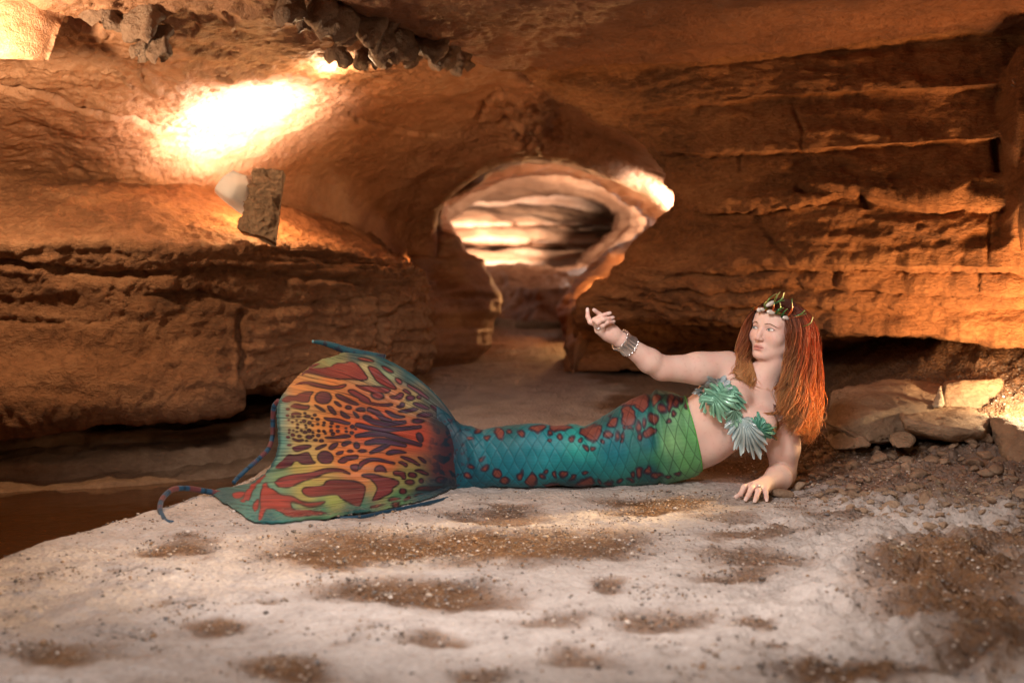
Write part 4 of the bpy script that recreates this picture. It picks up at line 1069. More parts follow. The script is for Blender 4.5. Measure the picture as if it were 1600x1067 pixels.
# ---------------------------------------------------------------- legs of the tail
ST = [(1070, 620, 1094, 735, 4.155, .104), (1066, 620, 1089, 740, 4.16, .106), (1045, 612, 1066, 749, 4.17, .125), (1015, 613, 1036, 756, 4.18, .145), (985, 624, 1003, 759, 4.17, .138), (950, 645, 965, 760, 4.15, .122), (920, 663, 928, 759, 4.13, .110),
      (885, 666, 888, 758, 4.125, .102), (850, 663, 850, 761, 4.12, .098), (815, 663, 815, 762, 4.125, .092), (780, 668, 780, 761, 4.13, .083), (750, 670, 750, 764, 4.125, .070),
      (725, 662, 727, 769, 4.115, .054), (702, 648, 706, 776, 4.10, .032), (682, 634, 690, 784, 4.085, .016)]
TT = np.array([at(a, b, y) for a, b, c, d, y, r in ST]); BB = np.array([at(c, d, y) for a, b, c, d, y, r in ST]); RD = np.array([s[5] for s in ST])
nu, nv = 300, 620
cen = (TT + BB) / 2; sl = np.concatenate([[0], np.cumsum(np.linalg.norm(np.diff(cen, axis=0), axis=1))]); tl = np.linspace(0, sl[-1], nv)
Ts = cspline(sl, TT, tl); Bs = cspline(sl, BB, tl); Rs = cspline(sl, RD, tl)
Cs = (Ts + Bs) / 2; Hv = (Ts - Bs) / 2
th = np.linspace(0, 2 * math.pi, nu, endpoint=False)                       # 0 = towards the viewer, pi/2 = top
ct, stn = np.cos(th), np.sin(th)
e_ = 0.86
Gt = Cs[:, None] + (np.sign(stn) * np.abs(stn) ** e_)[None, :, None] * Hv[:, None] + np.array([0, -1, 0.0])[None, None] * ((np.sign(ct) * np.abs(ct) ** e_)[None] * Rs[:, None])[..., None]
# the knees, and soft folds of the cloth behind them
def wrapn(G):
    Gp = np.concatenate([G[:, -1:], G, G[:, :1]], 1); n = grid_normals(Gp)[:, 1:-1]
    cc = G.mean(1, keepdims=True); return n if np.sum((G - cc) * n) > 0 else -n
Nt = wrapn(Gt); tx, ty = to_px(Gt)
fr_ = np.cos(th)[None] * np.ones((nv, 1))
Dd = 0.006 * fbm(Gt, 6, 3)
for (fx, amp, wd) in ((1027, -0.010, 5), (1036, 0.006, 6), (925, -0.006, 9), (900, .004, 12), (868, -.004, 9), (760, -.004, 6), (742, .003, 5), (728, -.004, 5)):
    xx = tx + 10 * np.sin(stn)[None] + 6 * fbm(Gt, 5, 2); Dd += amp * np.exp(-((xx - fx) / wd) ** 2)
# diamond scales
su = tl[:, None] / 0.042; sv = th[None] / (2 * math.pi) * 10.0
wob = 0.10 * fbm(Gt, 7, 2)
ua, ub = su + sv + wob, su - sv + wob
fa, fb = ua - np.floor(ua), ub - np.floor(ub)
ed = np.minimum(np.minimum(fa, 1 - fa), np.minimum(fb, 1 - fb))
band = np.ones((nv, nu))
Dd += band * (0.0010 * sstep(0, 0.16, ed) + 0.0012 * (1 - fa) * (1 - fb))
Gt = Gt + Nt * Dd[..., None]
# the cloth lies over the waist
qq = Gt[:150].reshape(-1, 3)
for _ in range(6):
    v_ = fld.sample(qq); m_ = v_ < 0.005
    e1 = fld.h; gr = np.stack([fld.sample(qq[m_] + e1 * np.eye(3)[i]) - fld.sample(qq[m_] - e1 * np.eye(3)[i]) for i in range(3)], 1); gr /= np.maximum(np.linalg.norm(gr, axis=1, keepdims=True), 1e-9)
    qq[m_] += gr * np.clip(0.006 - v_[m_], 0, .02)[:, None]
q3 = qq.reshape(150, nu, 3)
for _ in range(6): q3 = 0.5 * q3 + 0.25 * np.roll(q3, 1, 1) + 0.25 * np.roll(q3, -1, 1)
w3 = sstep(150, 110, np.arange(150))[:, None, None]; Gt[:150] = Gt[:150] * (1 - w3) + np.where(w3 > 0, q3, Gt[:150]) * w3
lowr = sstep(230, 120, np.arange(nv))[:, None] * np.clip(-ct, 0, 1)[None] ** 0.7 * np.clip(stn, 0, 1)[None] ** 0.5
Gt[..., 2] -= 0.035 * lowr                              # the far side of the hip falls away
# keep it on the ground
g0 = gz(Gt[..., 0].ravel(), Gt[..., 1].ravel()).reshape(nv, nu); Gt[..., 2] = np.maximum(Gt[..., 2], g0 - 0.004)
# print
py_eff = np.where(fr_ >= -0.2, ty, ty)
base = rbf(tx, ty, [(1085, 680, (92, 178, 84)), (1075, 640, (104, 176, 92)), (1055, 650, (120, 190, 118)), (1050, 690, (130, 195, 110)), (1045, 730, (60, 140, 90)), (1070, 725, (90, 170, 80)),
                    (1015, 690, (8, 96, 108)), (1000, 640, (14, 100, 104)), (1020, 740, (10, 72, 84)), (960, 700, (10, 110, 124)), (905, 700, (34, 150, 142)), (900, 735, (12, 112, 120)), (860, 705, (20, 128, 138)), (830, 690, (10, 112, 126)),
                    (800, 730, (8, 104, 120)), (760, 705, (10, 104, 118)), (740, 740, (8, 76, 92)), (700, 720, (6, 58, 74)), (700, 690, (12, 50, 66)), (1018, 620, (14, 70, 74)), (1038, 640, (40, 110, 90)), (950, 650, (10, 78, 84)), (1048, 612, (16, 66, 62)), (1058, 616, (22, 76, 60)), (1066, 622, (40, 110, 66)), (1035, 612, (14, 62, 64)), (800, 668, (16, 80, 84)), (900, 757, (8, 60, 70))], 3.2)
TAILP = [('E', 430, 300, 24, 26), ('P', [(575, 265), (640, 250), (655, 275), (615, 308), (580, 292)]), ('P', [(668, 262), (730, 252), (782, 268), (772, 290), (720, 292), (680, 284)]), ('E', 540, 295, 15, 15),
         ('P', [(805, 292), (850, 268), (890, 244), (928, 258), (934, 300), (910, 334), (880, 342), (845, 322)]), ('E', 975, 240, 22, 24),
         ('P', [(1016, 185), (1040, 160), (1066, 168), (1088, 205), (1080, 245), (1050, 276), (1018, 250), (1024, 215)]), ('P', [(1005, 170), (1050, 135), (1090, 100), (1140, 104), (1148, 160), (1122, 205), (1096, 170), (1060, 160)]),
         ('E', 1170, 228, 20, 24), ('P', [(1165, 110), (1200, 105), (1206, 140), (1180, 170), (1166, 140)]), ('E', 1215, 182, 14, 24), ('S', [(1240, 190), (1255, 150), (1250, 120)], 10), ('E', 1276, 150, 12, 18), ('E', 1302, 146, 9, 9), ('E', 1250, 238, 9, 12), ('E', 1270, 200, 10, 10),
         ('E', 675, 335, 8, 8), ('E', 677, 296, 10, 10), ('E', 725, 318, 11, 11), ('E', 773, 325, 12, 12), ('E', 845, 368, 10, 9), ('E', 880, 368, 11, 10), ('E', 822, 336, 11, 10), ('E', 930, 345, 8, 8), ('E', 958, 308, 14, 19), ('E', 996, 306, 10, 18), ('E', 1098, 265, 13, 24), ('E', 1130, 248, 9, 15),
         ('P', [(1120, 290), (1160, 270), (1186, 285), (1170, 305), (1135, 320)]), ('E', 1108, 310, 11, 18), ('E', 1060, 275, 9, 8), ('E', 1035, 275, 9, 8), ('E', 1024, 308, 10, 14), ('E', 480, 290, 10, 9), ('E', 370, 320, 12, 10), ('E', 290, 318, 12, 12), ('E', 330, 280, 14, 10),
         ('E', 425, 492, 20, 26), ('E', 527, 500, 14, 15), ('E', 592, 526, 24, 30), ('P', [(635, 540), (700, 528), (730, 540), (690, 560), (640, 556)]), ('P', [(790, 538), (850, 516), (885, 530), (880, 552), (800, 556)]), ('E', 460, 530, 20, 16), ('E', 700, 502, 10, 10), ('E', 740, 500, 11, 11), ('E', 655, 485, 8, 8), ('E', 840, 490, 10, 9),
         ('E', 785, 512, 10, 9), ('E', 1070, 500, 10, 10), ('E', 1106, 495, 14, 20), ('E', 1145, 488, 16, 14), ('E', 1190, 500, 24, 16), ('E', 1292, 490, 14, 10), ('E', 960, 536, 14, 8), ('E', 1012, 528, 12, 9), ('E', 915, 530, 10, 8), ('E', 1240, 506, 14, 9), ('E', 640, 500, 8, 8), ('E', 365, 465, 12, 10), ('E', 300, 455, 14, 10), ('E', 280, 510, 12, 12), ('E', 350, 420, 8, 8), ('E', 1150, 470, 9, 12), ('E', 1060, 525, 10, 7), ('E', 1020, 330, 7, 7), ('E', 1330, 170, 6, 7)]
gm = sstep(1020, 1045, tx)[..., None]; base = base * (1 - 0.30 * gm) + base.mean(-1, keepdims=True) * 0.30 * gm
sd = paint(tx + 4.5 * fbm(Gt, 20, 2), ty + 4.5 * fbm(Gt + 3, 20, 2), TAILP, (640, 580), 3.077) - 0.5
c_ = base
dark = srgb(30, 14, 26)
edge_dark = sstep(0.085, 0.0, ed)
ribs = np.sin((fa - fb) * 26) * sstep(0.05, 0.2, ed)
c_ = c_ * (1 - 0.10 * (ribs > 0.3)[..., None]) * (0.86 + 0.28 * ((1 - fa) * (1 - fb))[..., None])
halo = sstep(2.2, 0.2, sd)[..., None]; c_ = c_ * (1 - 0.85 * halo) + srgb(34, 16, 40) * 0.85 * halo
ins = sstep(0.2, -1.0, sd)[..., None]
small_ = sstep(-1.0, -3.0, sd)[..., None]
fillc = srgb(60, 24, 36) * (1 - small_) + srgb(116, 54, 46) * small_
c_ = c_ * (1 - ins) + fillc * ins
sp = sstep(0.30, 0.5, fbm(Gt, 55, 2)) * sstep(760, 710, tx)
c_ = c_ * (1 - 0.8 * sp[..., None]) + srgb(40, 22, 40) * 0.8 * sp[..., None]
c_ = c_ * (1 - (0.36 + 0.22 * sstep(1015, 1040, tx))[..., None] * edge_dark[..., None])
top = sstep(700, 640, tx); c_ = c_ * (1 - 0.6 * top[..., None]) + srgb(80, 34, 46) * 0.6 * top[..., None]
M_TAIL = tint_mat('printed_neoprene', 0.55, 0.35, sheen=0.1, bump=0.05, bscale=900)
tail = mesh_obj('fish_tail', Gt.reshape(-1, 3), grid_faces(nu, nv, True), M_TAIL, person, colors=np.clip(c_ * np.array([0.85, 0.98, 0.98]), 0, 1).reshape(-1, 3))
v_, f_ = tube(np.vstack([Gt[0], Gt[0, :1]]), 0.0022, 6, False)
mesh_obj('waistband', v_, f_, flat_mat('waistband_cloth', tuple(srgb(80, 160, 70)), 0.6), person)

# ---------------------------------------------------------------- the fluke
FAN = [  # t, root, middle, end
    (0.00, (712, 655, 4.10), (634, 578, 4.17), (542, 546, 4.24)), (0.06, (712, 660, 4.10), (622, 590, 4.15), (521, 556, 4.22)), (0.14, (711, 668, 4.095), (608, 606, 4.11), (499, 563, 4.20)),
    (0.24, (710, 677, 4.09), (590, 624, 4.06), (468, 587, 4.19)), (0.34, (709, 687, 4.085), (576, 646, 4.01), (437, 624, 4.15)), (0.42, (709, 698, 4.08), (572, 665, 3.985), (433, 648, 4.10)),
    (0.50, (709, 710, 4.08), (570, 686, 3.96), (435, 674, 4.05)), (0.58, (709, 722, 4.08), (567, 706, 3.93), (434, 700, 4.02)), (0.66, (710, 734, 4.08), (560, 728, 3.88), (420, 730, 4.00)),
    (0.74, (711, 744, 4.08), (545, 750, 3.82), (385, 754, 3.97)), (0.82, (712, 753, 4.085), (535, 770, 3.74), (333, 771, 3.93)), (0.88, (713, 760, 4.09), (540, 786, 3.66), (366, 799, 3.62)),
    (0.94, (714, 766, 4.09), (562, 800, 3.60), (400, 819, 3.43)), (1.00, (716, 771, 4.09), (610, 796, 3.67), (470, 813, 3.485))]
nt, ns = 560, 460
tk = np.array([f[0] for f in FAN]); tq = np.linspace(0, 1, nt); sq = np.linspace(0, 1, ns)
R0 = cspline(tk, np.array([at(*f[1]) for f in FAN]), tq); M0 = cspline(tk, np.array([at(*f[2]) for f in FAN]), tq); E0 = cspline(tk, np.array([at(*f[3]) for f in FAN]), tq)
# Lagrange through root, middle, end
sqq = sq[:, None, None]
Gf = R0[None] * (2 * (sqq - .5) * (sqq - 1)) + M0[None] * (-4 * sqq * (sqq - 1)) + E0[None] * (2 * sqq * (sqq - .5))     # ns x nt x 3
Nf = facing(Gf, grid_normals(Gf)); fx, fy = to_px(Gf)
# fine pleats that run out along the rays, closer towards the root
tp = tq[None] + 0.006 * fbm(np.stack([np.broadcast_to(tq[None] * 8, (ns, nt)), np.broadcast_to(sq[:, None] * 2, (ns, nt)), np.zeros((ns, nt))], 2), 1, 2)
pl = fbm(np.stack([tp * 46, sq[:, None] * 1.2 + 0 * tp, 0 * tp], 2), 1.0, 2)
pl2 = fbm(np.stack([tp * 120, sq[:, None] * 1.6 + 0 * tp, 3 + 0 * tp], 2), 1.0, 1)
line = np.exp(-(pl2 / 0.06) ** 2) * sstep(0.15, 0.4, sq)[:, None] * sstep(-0.1, 0.25, fbm(np.stack([tp * 20, sq[:, None] * 3 + 0 * tp, 7 + 0 * tp], 2), 1.0, 2))
Df = (0.0045 * pl + 0.0012 * pl2) * sstep(0.02, 0.3, sq)[:, None] + 0.012 * fbm(Gf, 3.2, 2) - 0.0012 * line
Gf = Gf + Nf * Df[..., None]
gg = gz(Gf[..., 0].ravel(), Gf[..., 1].ravel()).reshape(ns, nt); Gf[..., 2] = np.maximum(Gf[..., 2], gg + 0.007)
Q1 = [('P', [(120, 710), (200, 655), (290, 665), (340, 625), (490, 622), (440, 660), (430, 735), (350, 740), (280, 715), (190, 740)]), ('E', 575, 690, 86, 62), ('P', [(230, 780), (290, 738), (380, 770), (435, 765), (430, 800), (390, 818), (250, 795)]),
      ('P', [(380, 385), (480, 370), (640, 375), (690, 325), (800, 335), (860, 310), (930, 355), (1000, 440), (1045, 500), (970, 520), (800, 505), (640, 492), (480, 440), (400, 430), (340, 470)]),
      ('P', [(250, 560), (350, 515), (450, 520), (580, 555), (690, 580), (800, 555), (820, 570), (750, 605), (620, 600), (480, 570), (380, 535)]), ('P', [(410, 400), (430, 340), (520, 320), (545, 335), (480, 360)]),
      ('P', [(880, 560), (1000, 570), (1160, 560), (1300, 600), (1180, 640), (1000, 620)]), ('P', [(810, 625), (870, 600), (960, 640), (1060, 690), (1060, 750), (960, 705)]), ('P', [(695, 660), (740, 650), (830, 700), (940, 745), (930, 765), (830, 745), (720, 700)]),
      ('P', [(675, 730), (720, 730), (770, 775), (740, 785)]), ('E', 832, 785, 30, 20), ('E', 958, 802, 45, 20), ('P', [(470, 760), (530, 775), (610, 830), (560, 825)]), ('P', [(610, 770), (660, 775), (715, 850), (690, 865), (640, 830)]), ('P', [(745, 820), (780, 830), (855, 880), (830, 900), (760, 875)]),
      ('P', [(870, 820), (910, 835), (950, 880), (915, 890)]), ('P', [(570, 885), (640, 895), (720, 895), (800, 925), (860, 940), (830, 965), (720, 940), (600, 920)]), ('E', 1030, 890, 50, 28, 20), ('P', [(895, 940), (960, 940), (1067, 975), (1067, 1010), (940, 980)]), ('E', 1050, 800, 26, 20), ('E', 872, 978, 22, 18),
      ('P', [(240, 850), (290, 835), (350, 850), (345, 870), (290, 862), (255, 890)]), ('E', 322, 886, 22, 10), ('E', 265, 890, 18, 9), ('E', 410, 880, 28, 14), ('E', 212, 808, 22, 12)]
Q1 += [('E', x, y, r, r * .8) for x, y, r in [(385, 848, 11), (485, 865, 15), (515, 908, 16), (460, 900, 10), (375, 930, 18), (430, 945, 18), (300, 925, 10), (260, 942, 12), (310, 965, 12), (345, 940, 9), (390, 970, 9), (460, 968, 10), (515, 955, 11), (575, 965, 13), (580, 940, 12), (660, 945, 16), (650, 980, 12), (720, 980, 16), (310, 995, 12), (225, 1020, 14), (265, 1025, 11), (345, 1022, 12), (425, 1020, 17), (300, 1040, 12), (378, 1040, 17), (460, 1040, 10), (522, 1020, 10), (575, 1025, 11), (590, 1048, 10), (655, 1020, 14), (670, 1050, 16), (720, 1025, 14), (810, 1030, 12), (805, 995, 9), (220, 920, 12), (210, 875, 18), (865, 1040, 18), (228, 1050, 12), (905, 1000, 10)]]
Q2 = [('P', [(0, 130), (90, 140), (160, 165), (165, 190), (90, 190), (0, 165)]), ('P', [(230, 225), (290, 225), (370, 275), (360, 298), (290, 280)]), ('P', [(80, 235), (180, 245), (270, 320), (330, 370), (395, 430), (395, 465), (300, 440), (190, 390), (150, 330)]), ('P', [(375, 340), (430, 345), (460, 385), (440, 410), (395, 380)]),
      ('P', [(455, 460), (500, 455), (555, 505), (530, 520), (480, 490)]), ('E', 540, 552, 45, 28), ('E', 628, 545, 24, 20), ('E', 200, 525, 66, 34, 10), ('P', [(320, 520), (400, 520), (430, 490), (475, 500), (460, 550), (390, 565), (330, 550)]), ('P', [(0, 500), (40, 560), (130, 590), (230, 605), (350, 595), (365, 620), (280, 632), (130, 620), (30, 590), (0, 560)]),
      ('P', [(390, 630), (430, 620), (440, 595), (480, 600), (480, 640), (420, 650)]), ('P', [(550, 600), (620, 600), (740, 660), (720, 680), (620, 650)]), ('P', [(400, 680), (500, 660), (600, 650), (630, 670), (560, 695), (440, 700)]), ('S', [(115, 665), (190, 700), (260, 760), (330, 785)], 22), ('P', [(260, 680), (320, 680), (400, 730), (490, 740), (470, 760), (360, 755)]), ('E', 25, 672, 42, 18),
      ('S', [(70, 755), (170, 800), (300, 820), (480, 800)], 24), ('P', [(590, 740), (640, 705), (740, 700), (780, 740), (690, 755)]), ('E', 620, 790, 60, 24), ('S', [(-20, 830), (80, 850), (230, 880), (400, 872), (640, 850)], 20), ('S', [(-20, 940), (120, 920), (270, 920), (420, 970), (640, 1035)], 24), ('P', [(590, 920), (640, 900), (680, 980), (650, 1020), (610, 980)]), ('S', [(520, 420), (620, 480), (720, 560)], 16), ('S', [(760, 640), (840, 690), (880, 730)], 18)]
Q3 = [('P', [(180, 470), (280, 410), (340, 330), (420, 350), (540, 305), (570, 340), (600, 410), (640, 440), (560, 452), (480, 445), (430, 400), (350, 475), (250, 490)]), ('E', 728, 378, 84, 72, 25), ('P', [(390, 265), (460, 240), (570, 230), (580, 260), (500, 290), (430, 315), (390, 290)]), ('P', [(380, 180), (400, 165), (440, 185), (500, 175), (500, 200), (440, 212)]),
      ('E', 555, 155, 30, 18), ('E', 460, 150, 20, 14), ('E', 395, 140, 22, 16), ('E', 350, 160, 20, 14), ('E', 358, 242, 24, 12), ('P', [(615, 265), (700, 230), (750, 228), (700, 265), (630, 292)]), ('P', [(755, 265), (800, 220), (855, 205), (855, 240), (810, 285), (770, 290)]), ('P', [(885, 225), (930, 190), (1000, 195), (980, 220), (910, 258)]), ('P', [(705, 155), (800, 150), (900, 125), (980, 125), (990, 155), (900, 165), (760, 172)]),
      ('P', [(830, 330), (880, 305), (920, 300), (900, 335), (850, 352)]), ('E', 982, 302, 28, 16), ('P', [(855, 420), (900, 370), (980, 350), (1067, 340), (1067, 385), (980, 400), (920, 445), (870, 440)]), ('P', [(190, 610), (260, 580), (400, 560), (540, 555), (640, 525), (720, 495), (860, 490), (940, 510), (990, 555), (960, 555), (880, 530), (760, 545), (640, 590), (500, 640), (400, 670), (350, 705), (250, 690), (200, 645)]),
      ('P', [(975, 470), (1030, 450), (1067, 450), (1067, 515), (1010, 515)]), ('P', [(475, 735), (500, 700), (580, 690), (700, 670), (730, 630), (800, 610), (1000, 610), (1120, 640), (1150, 700), (1080, 900), (1040, 900), (1020, 860), (890, 810), (850, 765), (780, 755), (600, 785), (520, 770)]),
      ('P', [(60, 680), (80, 610), (115, 605), (120, 670), (190, 710), (260, 770), (380, 770), (450, 815), (560, 830), (740, 815), (690, 850), (560, 870), (480, 850), (370, 820), (360, 860), (420, 910), (560, 935), (700, 925), (760, 960), (560, 1010), (360, 1020), (280, 970), (190, 905), (110, 915), (80, 1000), (50, 1060), (20, 1060), (50, 900), (40, 800)]),
      ('P', [(-90, 690), (-30, 620), (90, 530), (105, 550), (20, 620), (-30, 700), (-60, 800), (-70, 850), (-140, 820), (-120, 740)]), ('P', [(-40, 880), (30, 800), (40, 860), (10, 960), (-20, 980)]), ('P', [(-260, 740), (-170, 715), (-100, 725), (-150, 790), (-220, 800)]), ('P', [(-180, 830), (-110, 790), (-100, 850), (-140, 880)]), ('E', 620, 182, 18, 10), ('E', 682, 190, 20, 16), ('E', 1050, 240, 30, 36, -30)]
Q3 += [('E', x, y, r, r * .8) for x, y, r in [(440, 65, 12), (358, 88, 14), (400, 92, 9), (435, 105, 10), (482, 95, 10), (515, 105, 20), (555, 90, 18), (360, 118, 10), (595, 140, 12), (650, 135, 18), (655, 90, 12), (712, 95, 12), (785, 90, 14), (800, 122, 18), (855, 92, 16), (940, 92, 10), (530, 60, 9), (590, 100, 9), (530, 192, 10)]]
Q4 = [('P', [(0, 440), (60, 390), (160, 375), (280, 400), (380, 430), (370, 455), (260, 430), (150, 410), (60, 450), (0, 510)]), ('P', [(160, 500), (190, 465), (250, 465), (295, 515), (280, 545), (230, 520), (180, 530)]), ('P', [(345, 540), (380, 505), (460, 515), (490, 560), (485, 610), (450, 605), (430, 565), (370, 565)]), ('E', 556, 556, 45, 28, 10), ('E', 530, 632, 48, 28), ('E', 652, 612, 24, 24),
      ('P', [(0, 560), (140, 545), (300, 590), (420, 620), (420, 660), (340, 700), (350, 735), (260, 790), (160, 830), (140, 815), (180, 740), (200, 680), (130, 600)]), ('E', 452, 725, 36, 28), ('E', 372, 818, 60, 28), ('P', [(460, 850), (500, 780), (530, 760), (545, 790), (520, 850), (480, 870)]), ('P', [(570, 700), (640, 665), (800, 665), (890, 670), (800, 710), (640, 708)]), ('P', [(570, 780), (600, 745), (690, 740), (660, 770), (600, 800)]),
      ('P', [(110, 880), (200, 868), (290, 880), (260, 900), (150, 910)]), ('E', 385, 888, 36, 16), ('S', [(85, 215), (180, 195), (300, 200), (480, 240)], 26), ('S', [(130, 320), (220, 280), (320, 230)], 20), ('P', [(275, 330), (330, 285), (420, 285), (500, 310), (490, 325), (400, 325), (310, 350)]), ('P', [(415, 360), (480, 355), (570, 390), (640, 450), (620, 465), (540, 420)]), ('P', [(400, 425), (450, 405), (510, 445), (490, 480), (450, 450)]), ('P', [(600, 360), (650, 365), (700, 410), (690, 440)]), ('P', [(570, 500), (650, 490), (730, 540), (710, 555), (620, 530)]), ('E', 850, 600, 44, 30), ('E', 40, 300, 40, 18)]
sd = np.minimum(np.minimum(paint(fx, fy, Q1, (420, 520), 6.67), paint(fx, fy, Q2, (560, 540), 6.67)), np.minimum(paint(fx, fy, Q3, (400, 660), 6.67), paint(fx, fy, Q4, (560, 660), 6.67)))
base = rbf(fx, fy, [(436, 650, (104, 178, 164)), (440, 690, (104, 186, 170)), (425, 715, (90, 170, 160)), (436, 632, (110, 175, 155)), (470, 662, (206, 190, 120)), (470, 640, (210, 180, 100)), (470, 690, (206, 190, 112)), (500, 665, (218, 150, 70)), (530, 668, (214, 110, 40)), (570, 672, (205, 84, 34)), (620, 680, (196, 76, 40)), (650, 680, (190, 74, 44)),
                    (500, 620, (226, 150, 70)), (470, 610, (228, 160, 84)), (520, 590, (228, 140, 66)), (560, 625, (214, 120, 60)), (600, 655, (200, 90, 44)), (620, 620, (200, 130, 80)), (640, 625, (160, 160, 100)), (600, 590, (150, 180, 130)), (570, 580, (190, 190, 130)), (520, 566, (140, 170, 110)), (500, 572, (150, 160, 100)), (560, 560, (24, 90, 96)), (600, 566, (30, 100, 104)), (640, 590, (40, 96, 96)), (670, 625, (60, 80, 70)), (690, 655, (40, 60, 62)),
                    (540, 715, (220, 130, 60)), (500, 735, (206, 180, 96)), (470, 730, (190, 190, 100)), (440, 750, (130, 186, 130)), (480, 770, (178, 186, 96)), (520, 780, (150, 180, 90)), (560, 745, (214, 140, 80)), (600, 725, (200, 110, 56)), (640, 750, (140, 150, 80)), (600, 760, (170, 166, 90)), (620, 780, (80, 150, 100)), (560, 795, (56, 140, 110)), (500, 795, (60, 146, 110)), (440, 800, (70, 160, 140)), (420, 770, (100, 180, 160)), (400, 790, (80, 170, 156)), (380, 765, (70, 130, 120)), (350, 772, (50, 110, 112)), (420, 815, (40, 120, 120)), (660, 775, (20, 90, 100)), (690, 760, (20, 74, 84)), (700, 700, (80, 40, 50)), (690, 735, (110, 50, 44)), (560, 806, (10, 70, 90))], 3.4)
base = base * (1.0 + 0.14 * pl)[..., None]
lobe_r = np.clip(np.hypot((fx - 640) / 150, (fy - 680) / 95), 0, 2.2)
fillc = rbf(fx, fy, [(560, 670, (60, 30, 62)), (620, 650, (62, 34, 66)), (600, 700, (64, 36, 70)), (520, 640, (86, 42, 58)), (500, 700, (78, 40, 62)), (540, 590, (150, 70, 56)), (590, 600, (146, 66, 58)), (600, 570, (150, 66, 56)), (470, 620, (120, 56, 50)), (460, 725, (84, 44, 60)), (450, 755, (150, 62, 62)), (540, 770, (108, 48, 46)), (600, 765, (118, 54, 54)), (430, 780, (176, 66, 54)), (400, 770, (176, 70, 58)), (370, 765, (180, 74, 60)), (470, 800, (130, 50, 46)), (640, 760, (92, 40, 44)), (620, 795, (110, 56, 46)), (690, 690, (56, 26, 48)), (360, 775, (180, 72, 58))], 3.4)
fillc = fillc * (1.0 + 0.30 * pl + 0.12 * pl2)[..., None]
ins = sstep(0.35, -0.35, sd)[..., None]
c_ = base * (1 - ins) + fillc * ins
ol = np.exp(-((sd + 0.1) / 1.3) ** 2)[..., None] * sstep(1.02, 0.8, sq)[:, None, None]
c_ = c_ * (1 - 0.95 * ol) + srgb(26, 10, 20) * 0.95 * ol
vein2 = np.exp(-(fbm(np.stack([tp * 75, sq[:, None] * 1.0 + 0 * tp, 11 + 0 * tp], 2), 1.0, 1) / 0.07) ** 2) * sstep(0.1, 0.35, sq)[:, None]
c_ = c_ * (1 - 0.75 * line[..., None]) * (1 - 0.45 * vein2[..., None])
net = (np.abs(np.sin(fx * 1.2 + fy * 0.9)) < .3) | (np.abs(np.sin(fx * 1.2 - fy * 0.9)) < .3)
nm = np.exp(-(((fx - 635) / 18) ** 2 + ((fy - 681) / 10) ** 2)) * net; c_ = c_ * (1 - 0.5 * nm[..., None])
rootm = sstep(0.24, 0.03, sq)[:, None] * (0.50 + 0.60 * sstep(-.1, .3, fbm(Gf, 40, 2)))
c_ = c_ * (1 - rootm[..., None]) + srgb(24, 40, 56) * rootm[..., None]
rimm = np.maximum(sstep(0.965, 0.99, sq)[:, None] * sstep(.30, .36, tq)[None] * sstep(.80, .74, tq)[None], sstep(0.022, 0.008, tq)[None] * np.ones((ns, 1)))
c_ = c_ * (1 - 0.8 * rimm[..., None]) + srgb(20, 84, 92) * 0.8 * rimm[..., None]
th_ = 0.005 * np.minimum(1, np.minimum(np.minimum(tq, 1 - tq)[None] * 40, np.minimum(1, (1 - sq)[:, None] * 40)) + .15)
Fr = Gf + Nf * th_[..., None]; Bk = Gf - Nf * th_[..., None]
f1 = grid_faces(nt, ns); n_ = nt * ns
bnd = np.concatenate([np.arange(nt), np.arange(2 * nt - 1, n_, nt), np.arange(n_ - 2, n_ - nt - 1, -1), np.arange(n_ - 2 * nt, 0, -nt)]); b2 = np.roll(bnd, -1)
F_ = np.vstack([f1, f1[:, ::-1] + n_, np.stack([bnd, b2, b2 + n_, bnd + n_], 1)])
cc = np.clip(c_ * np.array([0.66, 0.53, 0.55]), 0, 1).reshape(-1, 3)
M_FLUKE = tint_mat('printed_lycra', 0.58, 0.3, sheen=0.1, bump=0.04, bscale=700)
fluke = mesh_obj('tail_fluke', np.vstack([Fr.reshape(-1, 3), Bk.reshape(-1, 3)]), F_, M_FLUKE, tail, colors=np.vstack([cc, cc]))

# streamers of the fluke, ringed blue and rust
def streamer(name, pts, r0, r1, stripes, seed):
    P = resample([at(*q) for q in pts], 120); t = np.linspace(0, 1, 120)
    v, f = tube(P, r0 + (r1 - r0) * t, 10)
    s = np.repeat(t, 10); s = np.concatenate([s, [0, 1]])
    m = sstep(-0.15, 0.15, np.sin(s * stripes + 0.8 * np.sin(s * 7 + seed)))[:, None]; fade = sstep(0.55, 0.8, s)[:, None]
    blue = srgb(26, 66, 92); rust = srgb(96, 50, 52)
    c = blue * (1 - m * (1 - fade)) + rust * (m * (1 - fade)); dk = (np.abs(np.sin(s * stripes * 0.5 + 1)) < 0.18)[:, None]
    c = np.where(dk, c * 0.35, c)
    bg_ = Bag(); bg_.add(v, f, c); return bg_.build(name, M_FLUKE, fluke)
streamer('streamer', [(345, 771, 3.93), (318, 766.5, 3.90), (295, 763, 3.86), (272, 764, 3.80), (256, 776, 3.72), (250, 792, 3.62), (254, 807, 3.52), (262, 815, 3.455), (270, 816.5, 3.445)], 0.0105, 0.0075, 40, 1)
streamer('streamer', [(436, 626, 4.16), (429, 634, 4.17), (426.5, 655, 4.18), (426, 680, 4.17), (420, 700, 4.14), (405, 716, 4.10), (388, 731, 4.06), (372, 746, 4.03), (365, 754, 4.00)], 0.0100, 0.0080, 46, 2)
P = resample([at(*q) for q in [(600, 563, 4.205), (572, 556, 4.22), (545, 549, 4.235), (520, 540, 4.25), (500, 535, 4.27), (488, 533.5, 4.28)]], 80); t = np.linspace(0, 1, 80)
v, f = tube(P, 0.017 * (1 - t) ** 0.8 + 0.0055, 12)
